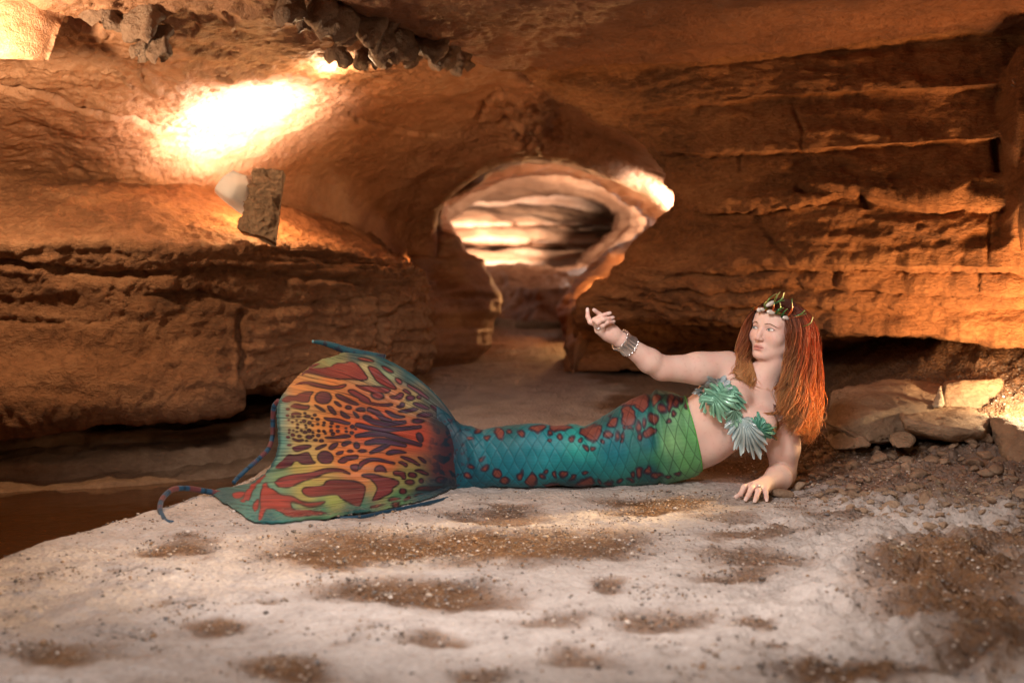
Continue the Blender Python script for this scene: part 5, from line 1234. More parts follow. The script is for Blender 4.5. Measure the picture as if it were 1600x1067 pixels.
v = P[np.concatenate([np.repeat(np.arange(80), 12), [0, 79]])] + (v - P[np.concatenate([np.repeat(np.arange(80), 12), [0, 79]])]) * np.array([1, 0.5, 1])
s = np.concatenate([np.repeat(t, 12), [0, 1]]); m = sstep(0.0, 0.25, fbm(v, 34, 2))[:, None]
c = srgb(14, 66, 78) * (1 - m) + srgb(24, 30, 46) * m; c = np.where((s > .97)[:, None], srgb(90, 140, 150), c)
bg_ = Bag(); bg_.add(v, f, c); bg_.build('fluke_tip', M_FLUKE, fluke)
P = resample([at(*q) for q in [(718, 772, 4.08), (690, 781, 3.86), (640, 792, 3.72), (600, 800, 3.635), (560, 808, 3.55), (525, 809, 3.535), (500, 806, 3.57)]], 60)
v, f = tube(P, 0.007, 8); bg_ = Bag(); bg_.add(v, f, srgb(10, 50, 70)); bg_.build('fluke_edge', M_FLUKE, fluke)
# ================================================================== HAIR
HZ = lambda x, y: (1120 + x / 5.335, 440 + y / 5.335)      # enlarged head view -> photograph
BZ = lambda x, y: (1060 + x / 4.446, 560 + y / 4.446)      # enlarged chest view -> photograph
GL = [
    [(1211, 477, 3.985), (1229, 490, 3.950), (1238, 512, 3.930), (1237, 540, 3.930), (1231, 565, 3.935), (1231, 590, 3.935), (1221, 610, 3.925), (1220, 630, 3.915), (1214, 650, 3.91)],
    [(1213, 476, 3.99), (1235, 490, 3.955), (1245, 515, 3.935), (1244, 545, 3.935), (1239, 580, 3.94), (1238, 610, 3.935), (1231, 640, 3.925), (1228, 655, 3.92), (1220, 672, 3.92)],
    [(1217, 474, 4.00), (1240, 488, 3.97), (1250, 515, 3.955), (1250, 550, 3.955), (1247, 590, 3.96), (1250, 625, 3.955), (1246, 650, 3.95), (1240, 668, 3.95), (1237, 680, 3.95)],
    [(1220, 473, 4.02), (1247, 487, 3.995), (1259, 515, 3.985), (1262, 550, 3.985), (1261, 595, 3.99), (1263, 630, 3.99), (1259, 655, 3.99), (1257, 675, 3.99), (1256, 692, 3.99)],
    [(1223, 472.5, 4.04), (1252, 489, 4.03), (1266, 520, 4.03), (1271, 560, 4.03), (1271, 605, 4.04), (1272, 635, 4.04), (1269, 655, 4.04), (1266, 675, 4.04), (1259, 698, 4.04)],
    [(1224, 472.5, 4.06), (1253, 490, 4.085), (1269, 520, 4.10), (1275, 565, 4.10), (1276, 605, 4.10), (1277, 632, 4.10), (1275, 650, 4.10), (1272, 665, 4.10), (1266, 684, 4.10)],
    [(1222, 473, 4.08), (1244, 488, 4.125), (1257, 525, 4.145), (1261, 570, 4.145), (1264, 610, 4.14), (1266, 635, 4.14), (1267, 655, 4.13), (1266, 675, 4.13), (1262, 690, 4.13)],
    [(1218, 473, 4.09), (1226, 487, 4.135), (1236, 530, 4.15), (1238, 570, 4.14), (1240, 600, 4.14), (1242, 625, 4.14), (1244, 640, 4.14), (1245, 655, 4.14), (1245, 670, 4.14)],
    [(1214, 474, 4.09), (1205, 487, 4.135), (1202, 530, 4.15), (1198, 565, 4.14), (1195, 590, 4.13), (1196, 610, 4.13), (1200, 620, 4.13), (1204, 630, 4.13), (1206, 640, 4.13)],
    [(1213, 474, 4.06), (1192, 486, 4.105), (1177, 515, 4.115), (1169, 545, 4.10), (1163, 570, 4.07), (1159, 585, 4.05), (1157, 592, 4.035), (1156, 600, 4.02), (1160, 606, 4.01)],
    [(1212, 475, 4.03), (1186, 487, 4.06), (1171, 510, 4.07), (1164, 540, 4.06), (1160, 565, 4.04), (1158, 580, 4.02), (1160, 592, 4.00), (1165, 604, 3.985), (1172, 614, 3.98)],
    [(1210, 476, 4.00), (1187, 485, 4.02), (1174, 505, 4.035), (1168, 530, 4.035), (1164, 555, 4.02), (1165, 575, 4.00), (1171, 592, 3.985), (1179, 606, 3.975), (1185, 618, 3.97)],
    [(1208, 477, 3.985), (1192, 483, 3.99), (1182, 497, 4.005), (1176, 520, 4.02), (1173, 545, 4.015), (1178, 566, 4.0), (1186, 584, 3.985), (1191, 596, 3.975), (1192, 606, 3.97)],
]
GC = np.array([[at(*q) for q in g_] for g_ in GL])            # guides x 9 x 3
NSEG = 40
tk = np.linspace(0, 1, 9); tq_ = np.linspace(0, 1, NSEG)
HG = np.stack([cspline(tk, g_, tq_) for g_ in GC])
hr_ = np.random.default_rng(11)
def strands(n, rad, groups, wave=1.0, spread=1.0, seed=0):
    r_ = np.random.default_rng(seed); out = []
    pick = r_.choice(len(groups), n, p=np.array([g_[2] for g_ in groups]) / sum(g_[2] for g_ in groups))
    a = np.array([groups[i][0] for i in pick]); b = np.array([groups[i][1] for i in pick]); w = r_.random(n)
    # bunch strands into locks
    lk = np.floor(w * 6 + r_.normal(0, .10, n)); w0 = w; wl_ = (lk + 0.5) / 6
    cl = 0.10 + 0.45 * tq_[None] ** 1.2; wt = np.clip(w0[:, None] * (1 - cl) + wl_[:, None] * cl, 0, 1)[..., None]      # strands gather into locks towards their tips
    P = HG[a] * (1 - wt) + HG[b] * wt
    t = tq_[None, :, None]
    off = r_.normal(0, 1, (n, 1, 3)) * np.array([.0095, .010, .004]) * spread
    P = P + off * (0.75 + 0.25 * np.sin(t * 6.0) - 0.25 * t)
    key = (a * 5 + lk).astype(int)
    ph = (np.modf(np.sin(key * 12.9898) * 43758.5)[0] * 6.28)[:, None] + r_.normal(0, .42, (n, 1)); fq = 16 + 14 * np.modf(np.sin(key * 7.23) * 9631.1)[0][:, None] + r_.normal(0, 1.2, (n, 1))
    am = (0.0125 * wave) * sstep(0.12, 0.5, tq_)[None] * (1 + 0.9 * tq_[None] ** 2) * (0.6 + 0.8 * r_.random((n, 1)))
    P[..., 0] += am * np.sin(fq * tq_[None] + ph); P[..., 1] += am * 0.8 * np.cos(fq * 0.93 * tq_[None] + ph)
    P[..., 0] += 0.0016 * wave * np.sin(46 * tq_[None] + r_.random((n, 1)) * 6.28) * sstep(.2, .6, tq_)[None]
    # flyaways
    fl = (r_.random(n) < 0.12)[:, None, None]; P = P + fl * r_.normal(0, 1, (n, 1, 3)) * 0.018 * t ** 1.2
    cut = 1 - 0.26 * np.abs(np.modf(np.sin(key * 3.71) * 5411.3)[0]) - 0.20 * r_.random(n) ** 1.6
    idx = np.linspace(0, 1, NSEG)[None] * cut[:, None] * (NSEG - 1); i0 = np.clip(idx.astype(int), 0, NSEG - 2); f = (idx - i0)[..., None]
    ar = np.arange(n)[:, None]; P = P[ar, i0] * (1 - f) + P[ar, i0 + 1] * f
    # keep the hair outside the head and the shoulders
    for _ in range(5):
        q = P.reshape(-1, 3); inb = np.all((q > fld.lo + 0.01) & (q < fld.lo + fld.h * (fld.n - 3) - .01), axis=1)
        v = np.full(len(q), .2); v[inb] = fld.sample(q[inb]); m = v < 0.004
        if not m.any(): break
        e = fld.h; qq = q[m]; gr = np.stack([fld.sample(qq + e * np.eye(3)[i]) - fld.sample(qq - e * np.eye(3)[i]) for i in range(3)], 1)
        gr /= np.maximum(np.linalg.norm(gr, axis=1, keepdims=True), 1e-9); q[m] = qq + gr * np.clip(0.006 - v[m], 0, .03)[:, None]; P = q.reshape(n, NSEG, 3)
    return P, rad * (0.7 + 0.6 * r_.random(n)), r_.random(n)

def hair_mesh(name, P, rad, tone, mat, parent):
    n = len(P)
    T = np.gradient(P, axis=1); T /= np.maximum(np.linalg.norm(T, axis=2, keepdims=True), 1e-9)
    view = np.array([0.1, -1.0, 0.1]); A = np.cross(T, view); A /= np.maximum(np.linalg.norm(A, axis=2, keepdims=True), 1e-9); B = np.cross(T, A)
    taper = np.where(tq_ > 0.85, 1 - (tq_ - 0.85) / 0.15 * 0.85, 1.0)
    R = rad[:, None] * taper[None]
    ang = np.array([0, 2.094, 4.189]) + 0.4
    V = P[:, :, None] + R[:, :, None, None] * (np.cos(ang)[None, None, :, None] * A[:, :, None] + np.sin(ang)[None, None, :, None] * B[:, :, None])
    j = np.arange(NSEG - 1)[:, None]; k = np.arange(3)[None]; k2 = (k + 1) % 3
    f = np.stack([j * 3 + k, j * 3 + k2, (j + 1) * 3 + k2, (j + 1) * 3 + k], 2).reshape(-1, 4)
    F = (f[None] + (np.arange(n) * NSEG * 3)[:, None, None]).reshape(-1, 4)
    s = tq_[None] + 0 * tone[:, None]
    root, mid_, tip = srgb(84, 40, 28), srgb(168, 94, 58), srgb(222, 168, 110)
    w1 = sstep(.05, .40, s + .25 * (tone[:, None] - .5))[..., None]; w2 = sstep(.40, .95, s + .35 * (tone[:, None] - .5))[..., None]
    c = (root * (1 - w1) + mid_ * w1) * (1 - w2) + tip * w2; c = c * (0.6 + 0.8 * np.modf(tone * 17)[0])[:, None, None]
    c = np.repeat(c[:, :, None], 3, 2).reshape(-1, 3)
    return mesh_obj(name, V.reshape(-1, 3), F, mat, parent, colors=np.clip(c, 0, 1))
mh, nt, b = new_mat('red_hair'); L = nt.links.new
a_ = N(nt, 'ShaderNodeAttribute', attribute_name='tint'); L(a_.outputs['Color'], b.inputs['Base Color'])
b.inputs['Roughness'].default_value = 0.38; b.inputs['Specular IOR Level'].default_value = 0.5
tr = N(nt, 'ShaderNodeBsdfTranslucent'); L(a_.outputs['Color'], tr.inputs['Color'])
ms = N(nt, 'ShaderNodeMixShader'); ms.inputs[0].default_value = 0.45; L(b.outputs[0], ms.inputs[1]); L(tr.outputs[0], ms.inputs[2])
L(ms.outputs[0], nt.nodes['Material Output'].inputs['Surface'])
grp = [(0, 1, 1.0), (1, 2, 1.3), (2, 3, 1.3), (3, 4, 1.3), (4, 5, 1.1), (5, 6, 1.0), (6, 7, .9), (7, 8, .8), (8, 9, .6), (9, 10, .9), (10, 11, 1.1), (11, 12, 1.0)]
P, rad, tone = strands(7500, 0.00085, grp, 1.0, 1.0, 5)
ql = (P - H0) @ RH / HS                                      # no strand across the face
on = ((ql[..., 1] > 0.060) & (np.abs(ql[..., 0]) < 0.052) & (ql[..., 2] < 0.050) & (ql[..., 2] > -0.125) & (ql[..., 1] < 0.125)).any(1)
P, rad, tone = P[~on], rad[~on], tone[~on]
hair = hair_mesh('hair', P, rad, tone, mh, person)
# loose curls over the chest
CURL = [[BZ(690, 330), BZ(705, 380), BZ(760, 395), BZ(790, 350), BZ(770, 420), BZ(720, 470), BZ(680, 520), BZ(672, 560)], [BZ(760, 180), BZ(700, 185), BZ(685, 215), BZ(715, 240), BZ(735, 280), BZ(700, 310), BZ(715, 350), BZ(760, 380)],
        [BZ(800, 380), BZ(740, 390), BZ(660, 385), BZ(590, 375)], [BZ(800, 420), BZ(740, 460), BZ(700, 480), BZ(675, 500), BZ(690, 560)], [BZ(840, 380), BZ(780, 420), BZ(740, 430), BZ(690, 470), BZ(660, 500)], [BZ(570, 30), BZ(590, 60), BZ(560, 100), BZ(575, 150), BZ(560, 200)]]
Pc = []
for c0 in CURL:
    for q in range(26):
        pts = np.array(c0) + random.gauss(0, 1.6) * np.array([1, .4]) + np.random.default_rng(q).normal(0, .9, (len(c0), 2))
        p = resample([at(x, y, 3.915 + .012 * i / len(pts)) for i, (x, y) in enumerate(pts)], NSEG)
        Q, n_ = fld.drop(p - np.array([0, .10, 0]), np.array([0, 1, 0]), 45)
        ok = np.abs(Q[:, 1] - p[:, 1]) < .09; p[:, 1] = np.where(ok, np.minimum(p[:, 1] + .03, Q[:, 1] - .004 - .004 * random.random()), p[:, 1])
        k_ = np.ones(5) / 5; p[2:-2, 1] = np.convolve(p[:, 1], k_, 'valid'); Pc.append(p)
Pc = np.array(Pc); Pc = Pc[np.abs(np.diff(Pc[:, :, 1], axis=1)).max(1) < 0.02]; Pc = Pc[(Pc[:, :, 2] < at(1200, 575, 3.9)[2]).all(1)]
hair_mesh('hair_curls', Pc, np.full(len(Pc), .0008), np.random.default_rng(2).random(len(Pc)) * .6 + .4, mh, person)

# ================================================================== CROWN
M_GOLD = tint_mat('crown_metal', 0.30, 0.6, 0.55); M_SHELL = tint_mat('shell', 0.35, 0.6, 0.15, bump=0.1, bscale=300)
crown = None
ths = np.linspace(0, 2 * math.pi, 90)
ring_l = []
for a in ths:
    x, y = 0.084 * math.cos(a), -0.004 + 0.107 * math.sin(a)
    z = 0.058 + 0.010 * math.sin(a) - 0.010 * (1 - math.sin(a)) - 0.004 * math.cos(2 * a)
    ring_l.append(hp(x, y, z))
ring_l = np.array(ring_l)
bg_ = Bag()
for k in range(3):
    ph = k * 2.09; w_ = np.stack([np.cos(ths * 9 + ph), np.sin(ths * 9 + ph)], 1) * 0.0034
    pth = ring_l + w_[:, :1] * (ring_l - hp(0, 0, .06)) / 0.09 + w_[:, 1:] * hu
    v, f = tube(pth, 0.0030, 7, False); bg_.add(v, f, srgb(*[(206, 116, 40), (150, 78, 28), (70, 96, 50)][k]))
crown = bg_.build('crown', M_GOLD, person)
TINES = [([(400, 205), (440, 140), (495, 100)], 0), ([(478, 170), (500, 120), (530, 84)], 0), ([(490, 182), (545, 140), (562, 90)], 0), ([(480, 187), (520, 165), (562, 156)], 1), ([(470, 250), (474, 205), (482, 172)], 2), ([(488, 268), (515, 235), (552, 221)], 1),
         ([(590, 295), (625, 235), (625, 140)], 2), ([(600, 306), (690, 288), (745, 264)], 2), ([(620, 302), (700, 272), (732, 240)], 1), ([(640, 352), (725, 372), (785, 340), (800, 295)], 0), ([(728, 366), (742, 325), (735, 288)], 1), ([(345, 246), (385, 215), (402, 196)], 2),
         ([(420, 230), (395, 190), (410, 165)], 0), ([(540, 300), (560, 255), (590, 225)], 1), ([(690, 372), (660, 330), (655, 300)], 2), ([(505, 270), (530, 215), (525, 170)], 0)]
rpx = np.stack(to_px(ring_l), 1)
frontside = (ring_l[:, 1] < H0[1] + 0.02)
for pts, kc in TINES:
    b0 = np.array(HZ(*pts[0])); d = np.hypot(rpx[:, 0] - b0[0], rpx[:, 1] - b0[1]) + (~frontside) * 50; i = d.argmin()
    Y0 = ring_l[i, 1] - 0.004; nn = len(pts)
    outw = unit(ring_l[i] - hp(0, 0, .066))
    P_ = [at(*HZ(*q), Y0 + outw[1] * 0.03 * (k / (nn - 1)) + 0.02 * (k / (nn - 1)) ** 2) for k, q in enumerate(pts)]
    P_ = resample(P_, 18); t = np.linspace(0, 1, 18); v, f = tube(P_, 0.0030 * (1 - t) + 0.0010, 7)
    s = np.concatenate([np.repeat(t, 7), [0, 1]])[:, None]
    cb, cm_, ce = [(srgb(120, 110, 50), srgb(90, 120, 60), srgb(180, 180, 120)), (srgb(40, 70, 40), srgb(50, 110, 60), srgb(110, 160, 90)), (srgb(200, 90, 30), srgb(190, 90, 44), srgb(60, 120, 70))][kc]
    w1 = sstep(0, .5, s); w2 = sstep(.5, .9, s); bg_ = Bag(); bg_.add(v, f, (cb * (1 - w1) + cm_ * w1) * (1 - w2) + ce * w2); bg_.build('tine', M_GOLD, crown)
for (x, y, rx_, ry_, ang) in [(445, 185, 40, 17, -30), (452, 255, 36, 18, 10), (575, 302, 30, 16, 10), (352, 236, 20, 18, -50), (380, 232, 22, 14, 20)]:
    b0 = np.array(HZ(x, y)); i = (np.hypot(rpx[:, 0] - b0[0], rpx[:, 1] - b0[1]) + (~frontside) * 50).argmin(); c0 = at(*b0, ring_l[i, 1] - 0.007)
    A_, B_ = np.meshgrid(np.linspace(0, 2 * math.pi, 24, endpoint=False), np.linspace(0.02, math.pi - .02, 14)); ca, sa = math.cos(math.radians(ang)), math.sin(math.radians(ang))
    ridge = 1 + 0.10 * np.sin(A_ * 8); u_ = np.cos(B_) * rx_ / 5.335 / 430; v_ = np.sin(B_) * np.cos(A_) * ry_ / 5.335 / 430 * ridge; w_ = np.sin(B_) * np.sin(A_) * 0.005 * ridge
    V_ = c0 + np.stack([u_ * ca - v_ * sa, w_, -(u_ * sa + v_ * ca)], 2).reshape(-1, 3); bg_ = Bag(); bg_.add(V_, grid_faces(24, 14, True), srgb(206, 196, 186)); bg_.build('shell', M_SHELL, crown)

# ================================================================== LEAF TOP
def front_depth(P0, Y_guess, lift):
    """the depth just in front of the body at points P0 (seen from the front), else a guess that falls back"""
    Q, n = fld.drop(P0 * [1, 0, 1] + np.array([0, 3.80, 0]), np.array([0, 1, 0]), 70)
    return Q[:, 1], np.abs(fld.sample(Q)) < 0.004
M_LEAF = tint_mat('painted_leaf', 0.36, 0.5, 0.15, coat=0.15)
leaf_top = None
def leaf(base_pt, tips, layer, dark_c, light_c, curl=0.0):
    """a lobed leaf fanned from its base, every lobe with its own rib, laid on the body"""
    global leaf_top
    b0 = np.array(BZ(*base_pt)); T = np.array([BZ(*q) for q in tips]) - b0
    ang = np.unwrap(np.arctan2(T[:, 1], T[:, 0])); rr_ = np.hypot(T[:, 0], T[:, 1]); o_ = np.argsort(ang); ang, rr_ = ang[o_], rr_[o_]
    na, nr = 150, 26
    a = np.linspace(ang[0] - 0.35, ang[-1] + 0.35, na); s = np.linspace(0.0, 1.0, nr)
    Rr = np.interp(a, ang, rr_)
    # distance to the nearest lobe rib, in units of half the gap
    gi = np.clip(np.searchsorted(ang, a) - 1, 0, len(ang) - 2); g0, g1 = ang[gi], ang[gi + 1]; hgap = (g1 - g0) / 2
    dl = np.minimum(np.abs(a - g0), np.abs(a - g1)) / hgap; dl = np.where(a < ang[0], (ang[0] - a) / 0.25, np.where(a > ang[-1], (a - ang[-1]) / 0.25, dl)); dl = np.clip(dl, 0, 1)
    Rr = 1.06 * Rr * (1 - 0.24 * dl ** 2.0) * (1 + 0.045 * np.sin(a * 55))
    A2, S2 = np.meshgrid(a, s); R2 = Rr[None] * S2
    # lobes bow sideways a little towards their tips
    bow = 0.10 * np.sin(S2 * math.pi) * np.sin((A2 - ang[0]) * 3)
    X_ = b0[0] + R2 * np.cos(A2 + bow); Y_ = b0[1] + R2 * np.sin(A2 + bow)
    P0 = np.stack([at(x, y, 3.95) for x, y in zip(X_.ravel(), Y_.ravel())]); yb, ok = front_depth(P0, 3.95, 0)
    yb = yb.reshape(nr, na); ok = ok.reshape(nr, na)
    # smooth depth field, so that the leaf bridges the gaps
    lim = np.median(yb[ok]) + 0.03 if ok.any() else 3.95
    yb = np.where(ok, np.minimum(yb, lim), lim)
    for _ in range(30):
        p = np.pad(yb, 1, mode='edge'); av = (p[:-2, 1:-1] + p[2:, 1:-1] + p[1:-1, :-2] + p[1:-1, 2:]) / 4; yb = np.minimum(yb, 0.5 * yb + 0.5 * av)
    rib = np.cos(dl * math.pi * 0.5)[None] * np.ones((nr, 1))
    vein = np.sin(A2 * 42 + 2 * np.sin(S2 * 6)) * S2
    h_ = 0.004 + layer * 0.0055 + 0.0060 * rib * np.sin(S2 * math.pi * .8 + .25) + 0.0011 * vein + curl * S2 ** 3 * 0.012 + 0.004 * S2 * np.sin(A2 * 5)
    Y2 = yb - h_
    P1 = np.stack([at(x, y, d) for x, y, d in zip(X_.ravel(), Y_.ravel(), Y2.ravel())]); P2 = P1 + np.array([0, 0.0028, 0])
    f = grid_faces(na, nr); n_ = na * nr
    bd = np.concatenate([np.arange(na), np.arange(2 * na - 1, n_, na), np.arange(n_ - 2, n_ - na - 1, -1), np.arange(n_ - 2 * na, 0, -na)]); b2 = np.roll(bd, -1)
    F = np.vstack([f, f[:, ::-1] + n_, np.stack([bd, b2, b2 + n_, bd + n_], 1)])
    w_ = np.clip(0.45 + 0.35 * (vein > 0.25) + 0.30 * rib - 0.35 * S2 * (1 - rib) + 0.25 * fbm(np.stack([X_ * .1, Y_ * .1, 0 * X_], 2), 1, 2), 0, 1).reshape(-1, 1)
    c = srgb(*dark_c) * (1 - w_) + srgb(*light_c) * w_
    o = mesh_obj('leaf', np.vstack([P1, P2]), F, M_LEAF, leaf_top if leaf_top is not None else person, colors=np.vstack([c, c * .7]))
    return o
# bare chest band that carries the leaves
k_ = resample([at(*BZ(x, y), d) for x, y, d in [(150, 235, 4.06), (230, 270, 3.94), (330, 330, 3.925), (430, 410, 3.945), (520, 480, 3.915), (600, 520, 3.92), (680, 560, 4.02)]], 60)
yb, ok = front_depth(k_, 0, 0); k_[:, 1] = np.where(ok, yb - .003, k_[:, 1]); v, f = tube(k_, 0.004, 8); bg_ = Bag(); bg_.add(v, f, srgb(60, 96, 84)); leaf_top = bg_.build('leaf_top', M_LEAF, person)
leaf((285, 195), [(196, 172), (205, 125), (268, 150), (325, 122), (356, 160), (372, 200)], 0.3, (96, 122, 128), (196, 210, 214), .6)
leaf((195, 215), [(100, 238), (118, 210), (150, 206), (200, 180), (150, 262)], 0.2, (96, 122, 128), (200, 212, 214), .3)
leaf((345, 215), [(350, 180), (405, 205), (392, 235), (440, 255), (466, 300), (462, 352), (430, 350), (380, 330)], 0.8, (14, 66, 58), (128, 188, 160), .3)
leaf((215, 220), [(150, 300), (150, 345), (180, 372), (236, 388), (296, 442), (318, 405), (352, 372), (404, 345), (410, 300), (392, 262), (330, 215)], 1.4, (16, 70, 58), (140, 196, 166), .2)
leaf((335, 300), [(165, 268), (190, 215), (228, 178), (290, 168), (345, 195), (385, 235)], 1.0, (16, 68, 58), (132, 190, 162), .2)
leaf((392, 358), [(330, 392), (332, 440), (368, 462), (402, 474), (440, 440), (442, 395)], 1.8, (20, 72, 62), (150, 196, 172), .2)
leaf((560, 500), [(492, 440), (508, 412), (532, 410), (550, 372), (590, 420), (640, 466), (676, 478), (668, 520), (640, 550), (600, 562)], 0.8, (10, 60, 56), (96, 164, 140), .3)
leaf((445, 412), [(330, 478), (350, 520), (380, 560), (388, 622), (440, 660), (490, 632), (512, 682), (572, 682), (600, 628), (612, 580), (592, 525), (540, 470), (505, 425)], 1.5, (70, 104, 112), (190, 208, 208), .2)

# ================================================================== JEWELLERY
mS, nt, b = new_mat('silver'); b.inputs['Base Color'].default_value = (0.74, 0.70, 0.70, 1); b.inputs['Metallic'].default_value = 0.9; b.inputs['Roughness'].default_value = 0.28
ax_c = unit(J['wrR'] - mid); c0 = J['wrR'] * 0.97 + mid * 0.03
ref = unit(np.cross(ax_c, [0, 1, 0])); bn = np.cross(ax_c, ref)
A_, B_ = np.meshgrid(np.linspace(0, 2 * math.pi, 144, endpoint=False), np.linspace(-0.036, 0.016, 14))
rr2 = 0.0330 + 0.006 * np.abs((B_ + 0.012) / 0.028) ** 1.5 + 0.0016 * np.sign(np.sin(A_ * 18)) * np.abs(np.sin(A_ * 18)) ** .5 + 0.0012 * np.sin(A_ * 7 + B_ * 90)
V1 = c0 + B_[..., None] * ax_c + rr2[..., None] * (np.cos(A_)[..., None] * ref + np.sin(A_)[..., None] * bn)
V2 = c0 + B_[..., None] * ax_c + (rr2 - 0.003)[..., None] * (np.cos(A_)[..., None] * ref + np.sin(A_)[..., None] * bn)
f = grid_faces(144, 14, True); n_ = 144 * 14; i = np.arange(144); j = (i + 1) % 144
F = np.vstack([f, f[:, ::-1] + n_, np.stack([i, j, j + n_, i + n_], 1), np.stack([i, j, j + n_, i + n_], 1) + 13 * 144])
mesh_obj('cuff_bracelet', np.vstack([V1.reshape(-1, 3), V2.reshape(-1, 3)]), F, mS, person)
def finger_ring(a, b, t, r, gem):
    a = np.asarray(a); b = np.asarray(b); d = unit(b - a); c = a * (1 - t) + b * t; u_ = unit(np.cross(d, [0, 0, 1])); w_ = np.cross(d, u_)
    an = np.linspace(0, 2 * math.pi, 33); v, f = tube(c + r * (np.cos(an)[:, None] * u_ + np.sin(an)[:, None] * w_), 0.0016, 6, False); bg_ = Bag(); bg_.add(v, f)
    if gem:
        nrm = unit(np.array([0, -0.5, .85]) - d * (np.array([0, -0.5, .85]) @ d))
        for k in range(7):
            q = c + nrm * (r + .0015) + (unit(np.cross(d, nrm)) * math.cos(k) * .0045 + d * math.sin(k) * .0045) * (k > 0)
            v, f = tube([q - nrm * .002, q, q + nrm * .0022], [.0012, .0024, .0006], 6); bg_.add(v, f)
    bg_.build('ring', mS, person)
finger_ring(kn['r'], hz(1185, 3.795, .032), 0.62, 0.0122, True)
finger_ring(at(936, 516, 3.864), at(934, 504, 3.832), 0.55, 0.0112, False)
# ================================================================== STONES
_ico = {}
def ico(sub):
    if sub not in _ico:
        bm = bmesh.new(); bmesh.ops.create_icosphere(bm, subdivisions=sub, radius=1.0)
        _ico[sub] = (np.array([v.co[:] for v in bm.verts]), np.array([[v.index for v in f.verts] for f in bm.faces])); bm.free()
    return _ico[sub]

def rock_shape(seed, sub=3, planes=9, rough=0.06, lo=0.45, hi=0.85, box=2.0):
    r_ = np.random.default_rng(seed); V, F = ico(sub); V = V / ((np.abs(V) ** box).sum(1) ** (1 / box))[:, None]
    for _ in range(planes):
        n = unit(r_.normal(size=3)); d = r_.uniform(lo, hi); V -= np.maximum(0, V @ n - d)[:, None] * n
    V += V * (rough * fbm(V + seed * 7.3, 2.2, 4))[:, None]
    V /= np.abs(V).max(0)
    return V, F

M_STONE = rock_mat('loose_stone', (0.13, 0.078, 0.048), (0.33, 0.22, 0.145), (0.50, 0.37, 0.265), 2.0, 0.7, 0.75, 0.35)
M_BOULDER = rock_mat('boulder_rock', (0.14, 0.085, 0.05), (0.30, 0.195, 0.12), (0.44, 0.31, 0.205), 1.4, 0.75, 0.75, 0.35, 0.3)
M_PALE = rock_mat('pale_rock', (0.36, 0.26, 0.17), (0.54, 0.42, 0.29), (0.66, 0.55, 0.40), 1.4, 0.6, 0.75, 0.35, 0.2)

def boulder(label, box, Y, depth, seed, mat=None, rot=(0, 0, 0), planes=10, name='boulder', group='broken slabs and boulders at the right', rough=0.05, sub=3, lo=.6, hi=.95):
    """a big stone filling the photo box (x0, y0, x1, y1) at distance Y, depth metres thick"""
    x0, y0, x1, y1 = box; a = at(x0, y1, Y); c = at(x1, y0, Y); V, F = rock_shape(seed, sub, planes, rough, lo, hi, 7.0)
    V += 0.03 * fbm(V + seed, 5.0, 3)[:, None] * V
    R = np.array(Matrix.Rotation(math.radians(rot[1]), 3, 'Y') @ Matrix.Rotation(math.radians(rot[2]), 3, 'Z') @ Matrix.Rotation(math.radians(rot[0]), 3, 'X'))
    size = np.array([c[0] - a[0], depth, c[2] - a[2]]) / 2; V = (V * size) @ R.T
    V = V - (V.max(0) + V.min(0)) / 2; V[:, 0] *= size[0] / np.abs(V[:, 0]).max(); V[:, 2] *= size[2] / np.abs(V[:, 2]).max()
    ctr = np.array([(a[0] + c[0]) / 2, Y + depth * .2, (a[2] + c[2]) / 2])
    o = mesh_obj(name, V, F, mat or M_BOULDER, None, smooth=False); o.location = ctr
    return tag(o, label, 'boulder', group)
def hull_rock(label, pts, seed, mat=None, name='boulder', group='broken slabs and boulders at the right', amp=0.012, cuts=4):
    """an angular block given by its corners (photo x, y, distance), split and weathered"""
    bm = bmesh.new()
    for q in pts: bm.verts.new(at(*q))
    bmesh.ops.convex_hull(bm, input=bm.verts)
    for v_ in [v_ for v_ in bm.verts if not v_.link_faces]: bm.verts.remove(v_)
    bmesh.ops.bevel(bm, geom=list(bm.edges), offset=0.008, segments=1, affect='EDGES')
    bmesh.ops.triangulate(bm, faces=bm.faces)
    for _ in range(cuts):
        lg = [e for e in bm.edges if e.calc_length() > 0.022]
        if not lg or len(bm.faces) > 16000: break
        bmesh.ops.subdivide_edges(bm, edges=lg, cuts=1); bmesh.ops.triangulate(bm, faces=bm.faces)
    bm.normal_update(); V = np.array([v_.co[:] for v_ in bm.verts]); Nv = np.array([v_.normal[:] for v_ in bm.verts]); F = np.array([[v_.index for v_ in f.verts] for f in bm.faces]); bm.free()
    V = V + Nv * (amp * fbm(V + seed, 5, 4) + amp * .8 * fbm(np.stack([V[:, 0] * 2, V[:, 1] * 2, V[:, 2] * 14], 1) + seed, 1.5, 3) + amp * .5 * fbm(V, 26, 3))[:, None]
    c = V.mean(0); o = mesh_obj(name, V - c, F, mat or M_BOULDER, None, smooth=False); o.location = c
    return tag(o, label, 'boulder', group)
def back(p, d): return [(x, y, Y + d) for x, y, Y in p]
A_ = [(1298, 610, 5.05), (1369, 598, 5.1), (1426, 591, 5.15), (1478, 602, 5.1), (1456, 634, 4.65), (1400, 634, 4.58), (1345, 653, 4.48), (1310, 668, 4.46), (1322, 677, 4.46), (1362, 694, 4.46), (1412, 686, 4.56), (1458, 676, 4.66), (1286, 666, 4.72)]
hull_rock('large brown slab tilted towards the dark recess, behind the long red hair', A_ + [(1300, 690, 5.05), (1460, 690, 5.05)], 3)
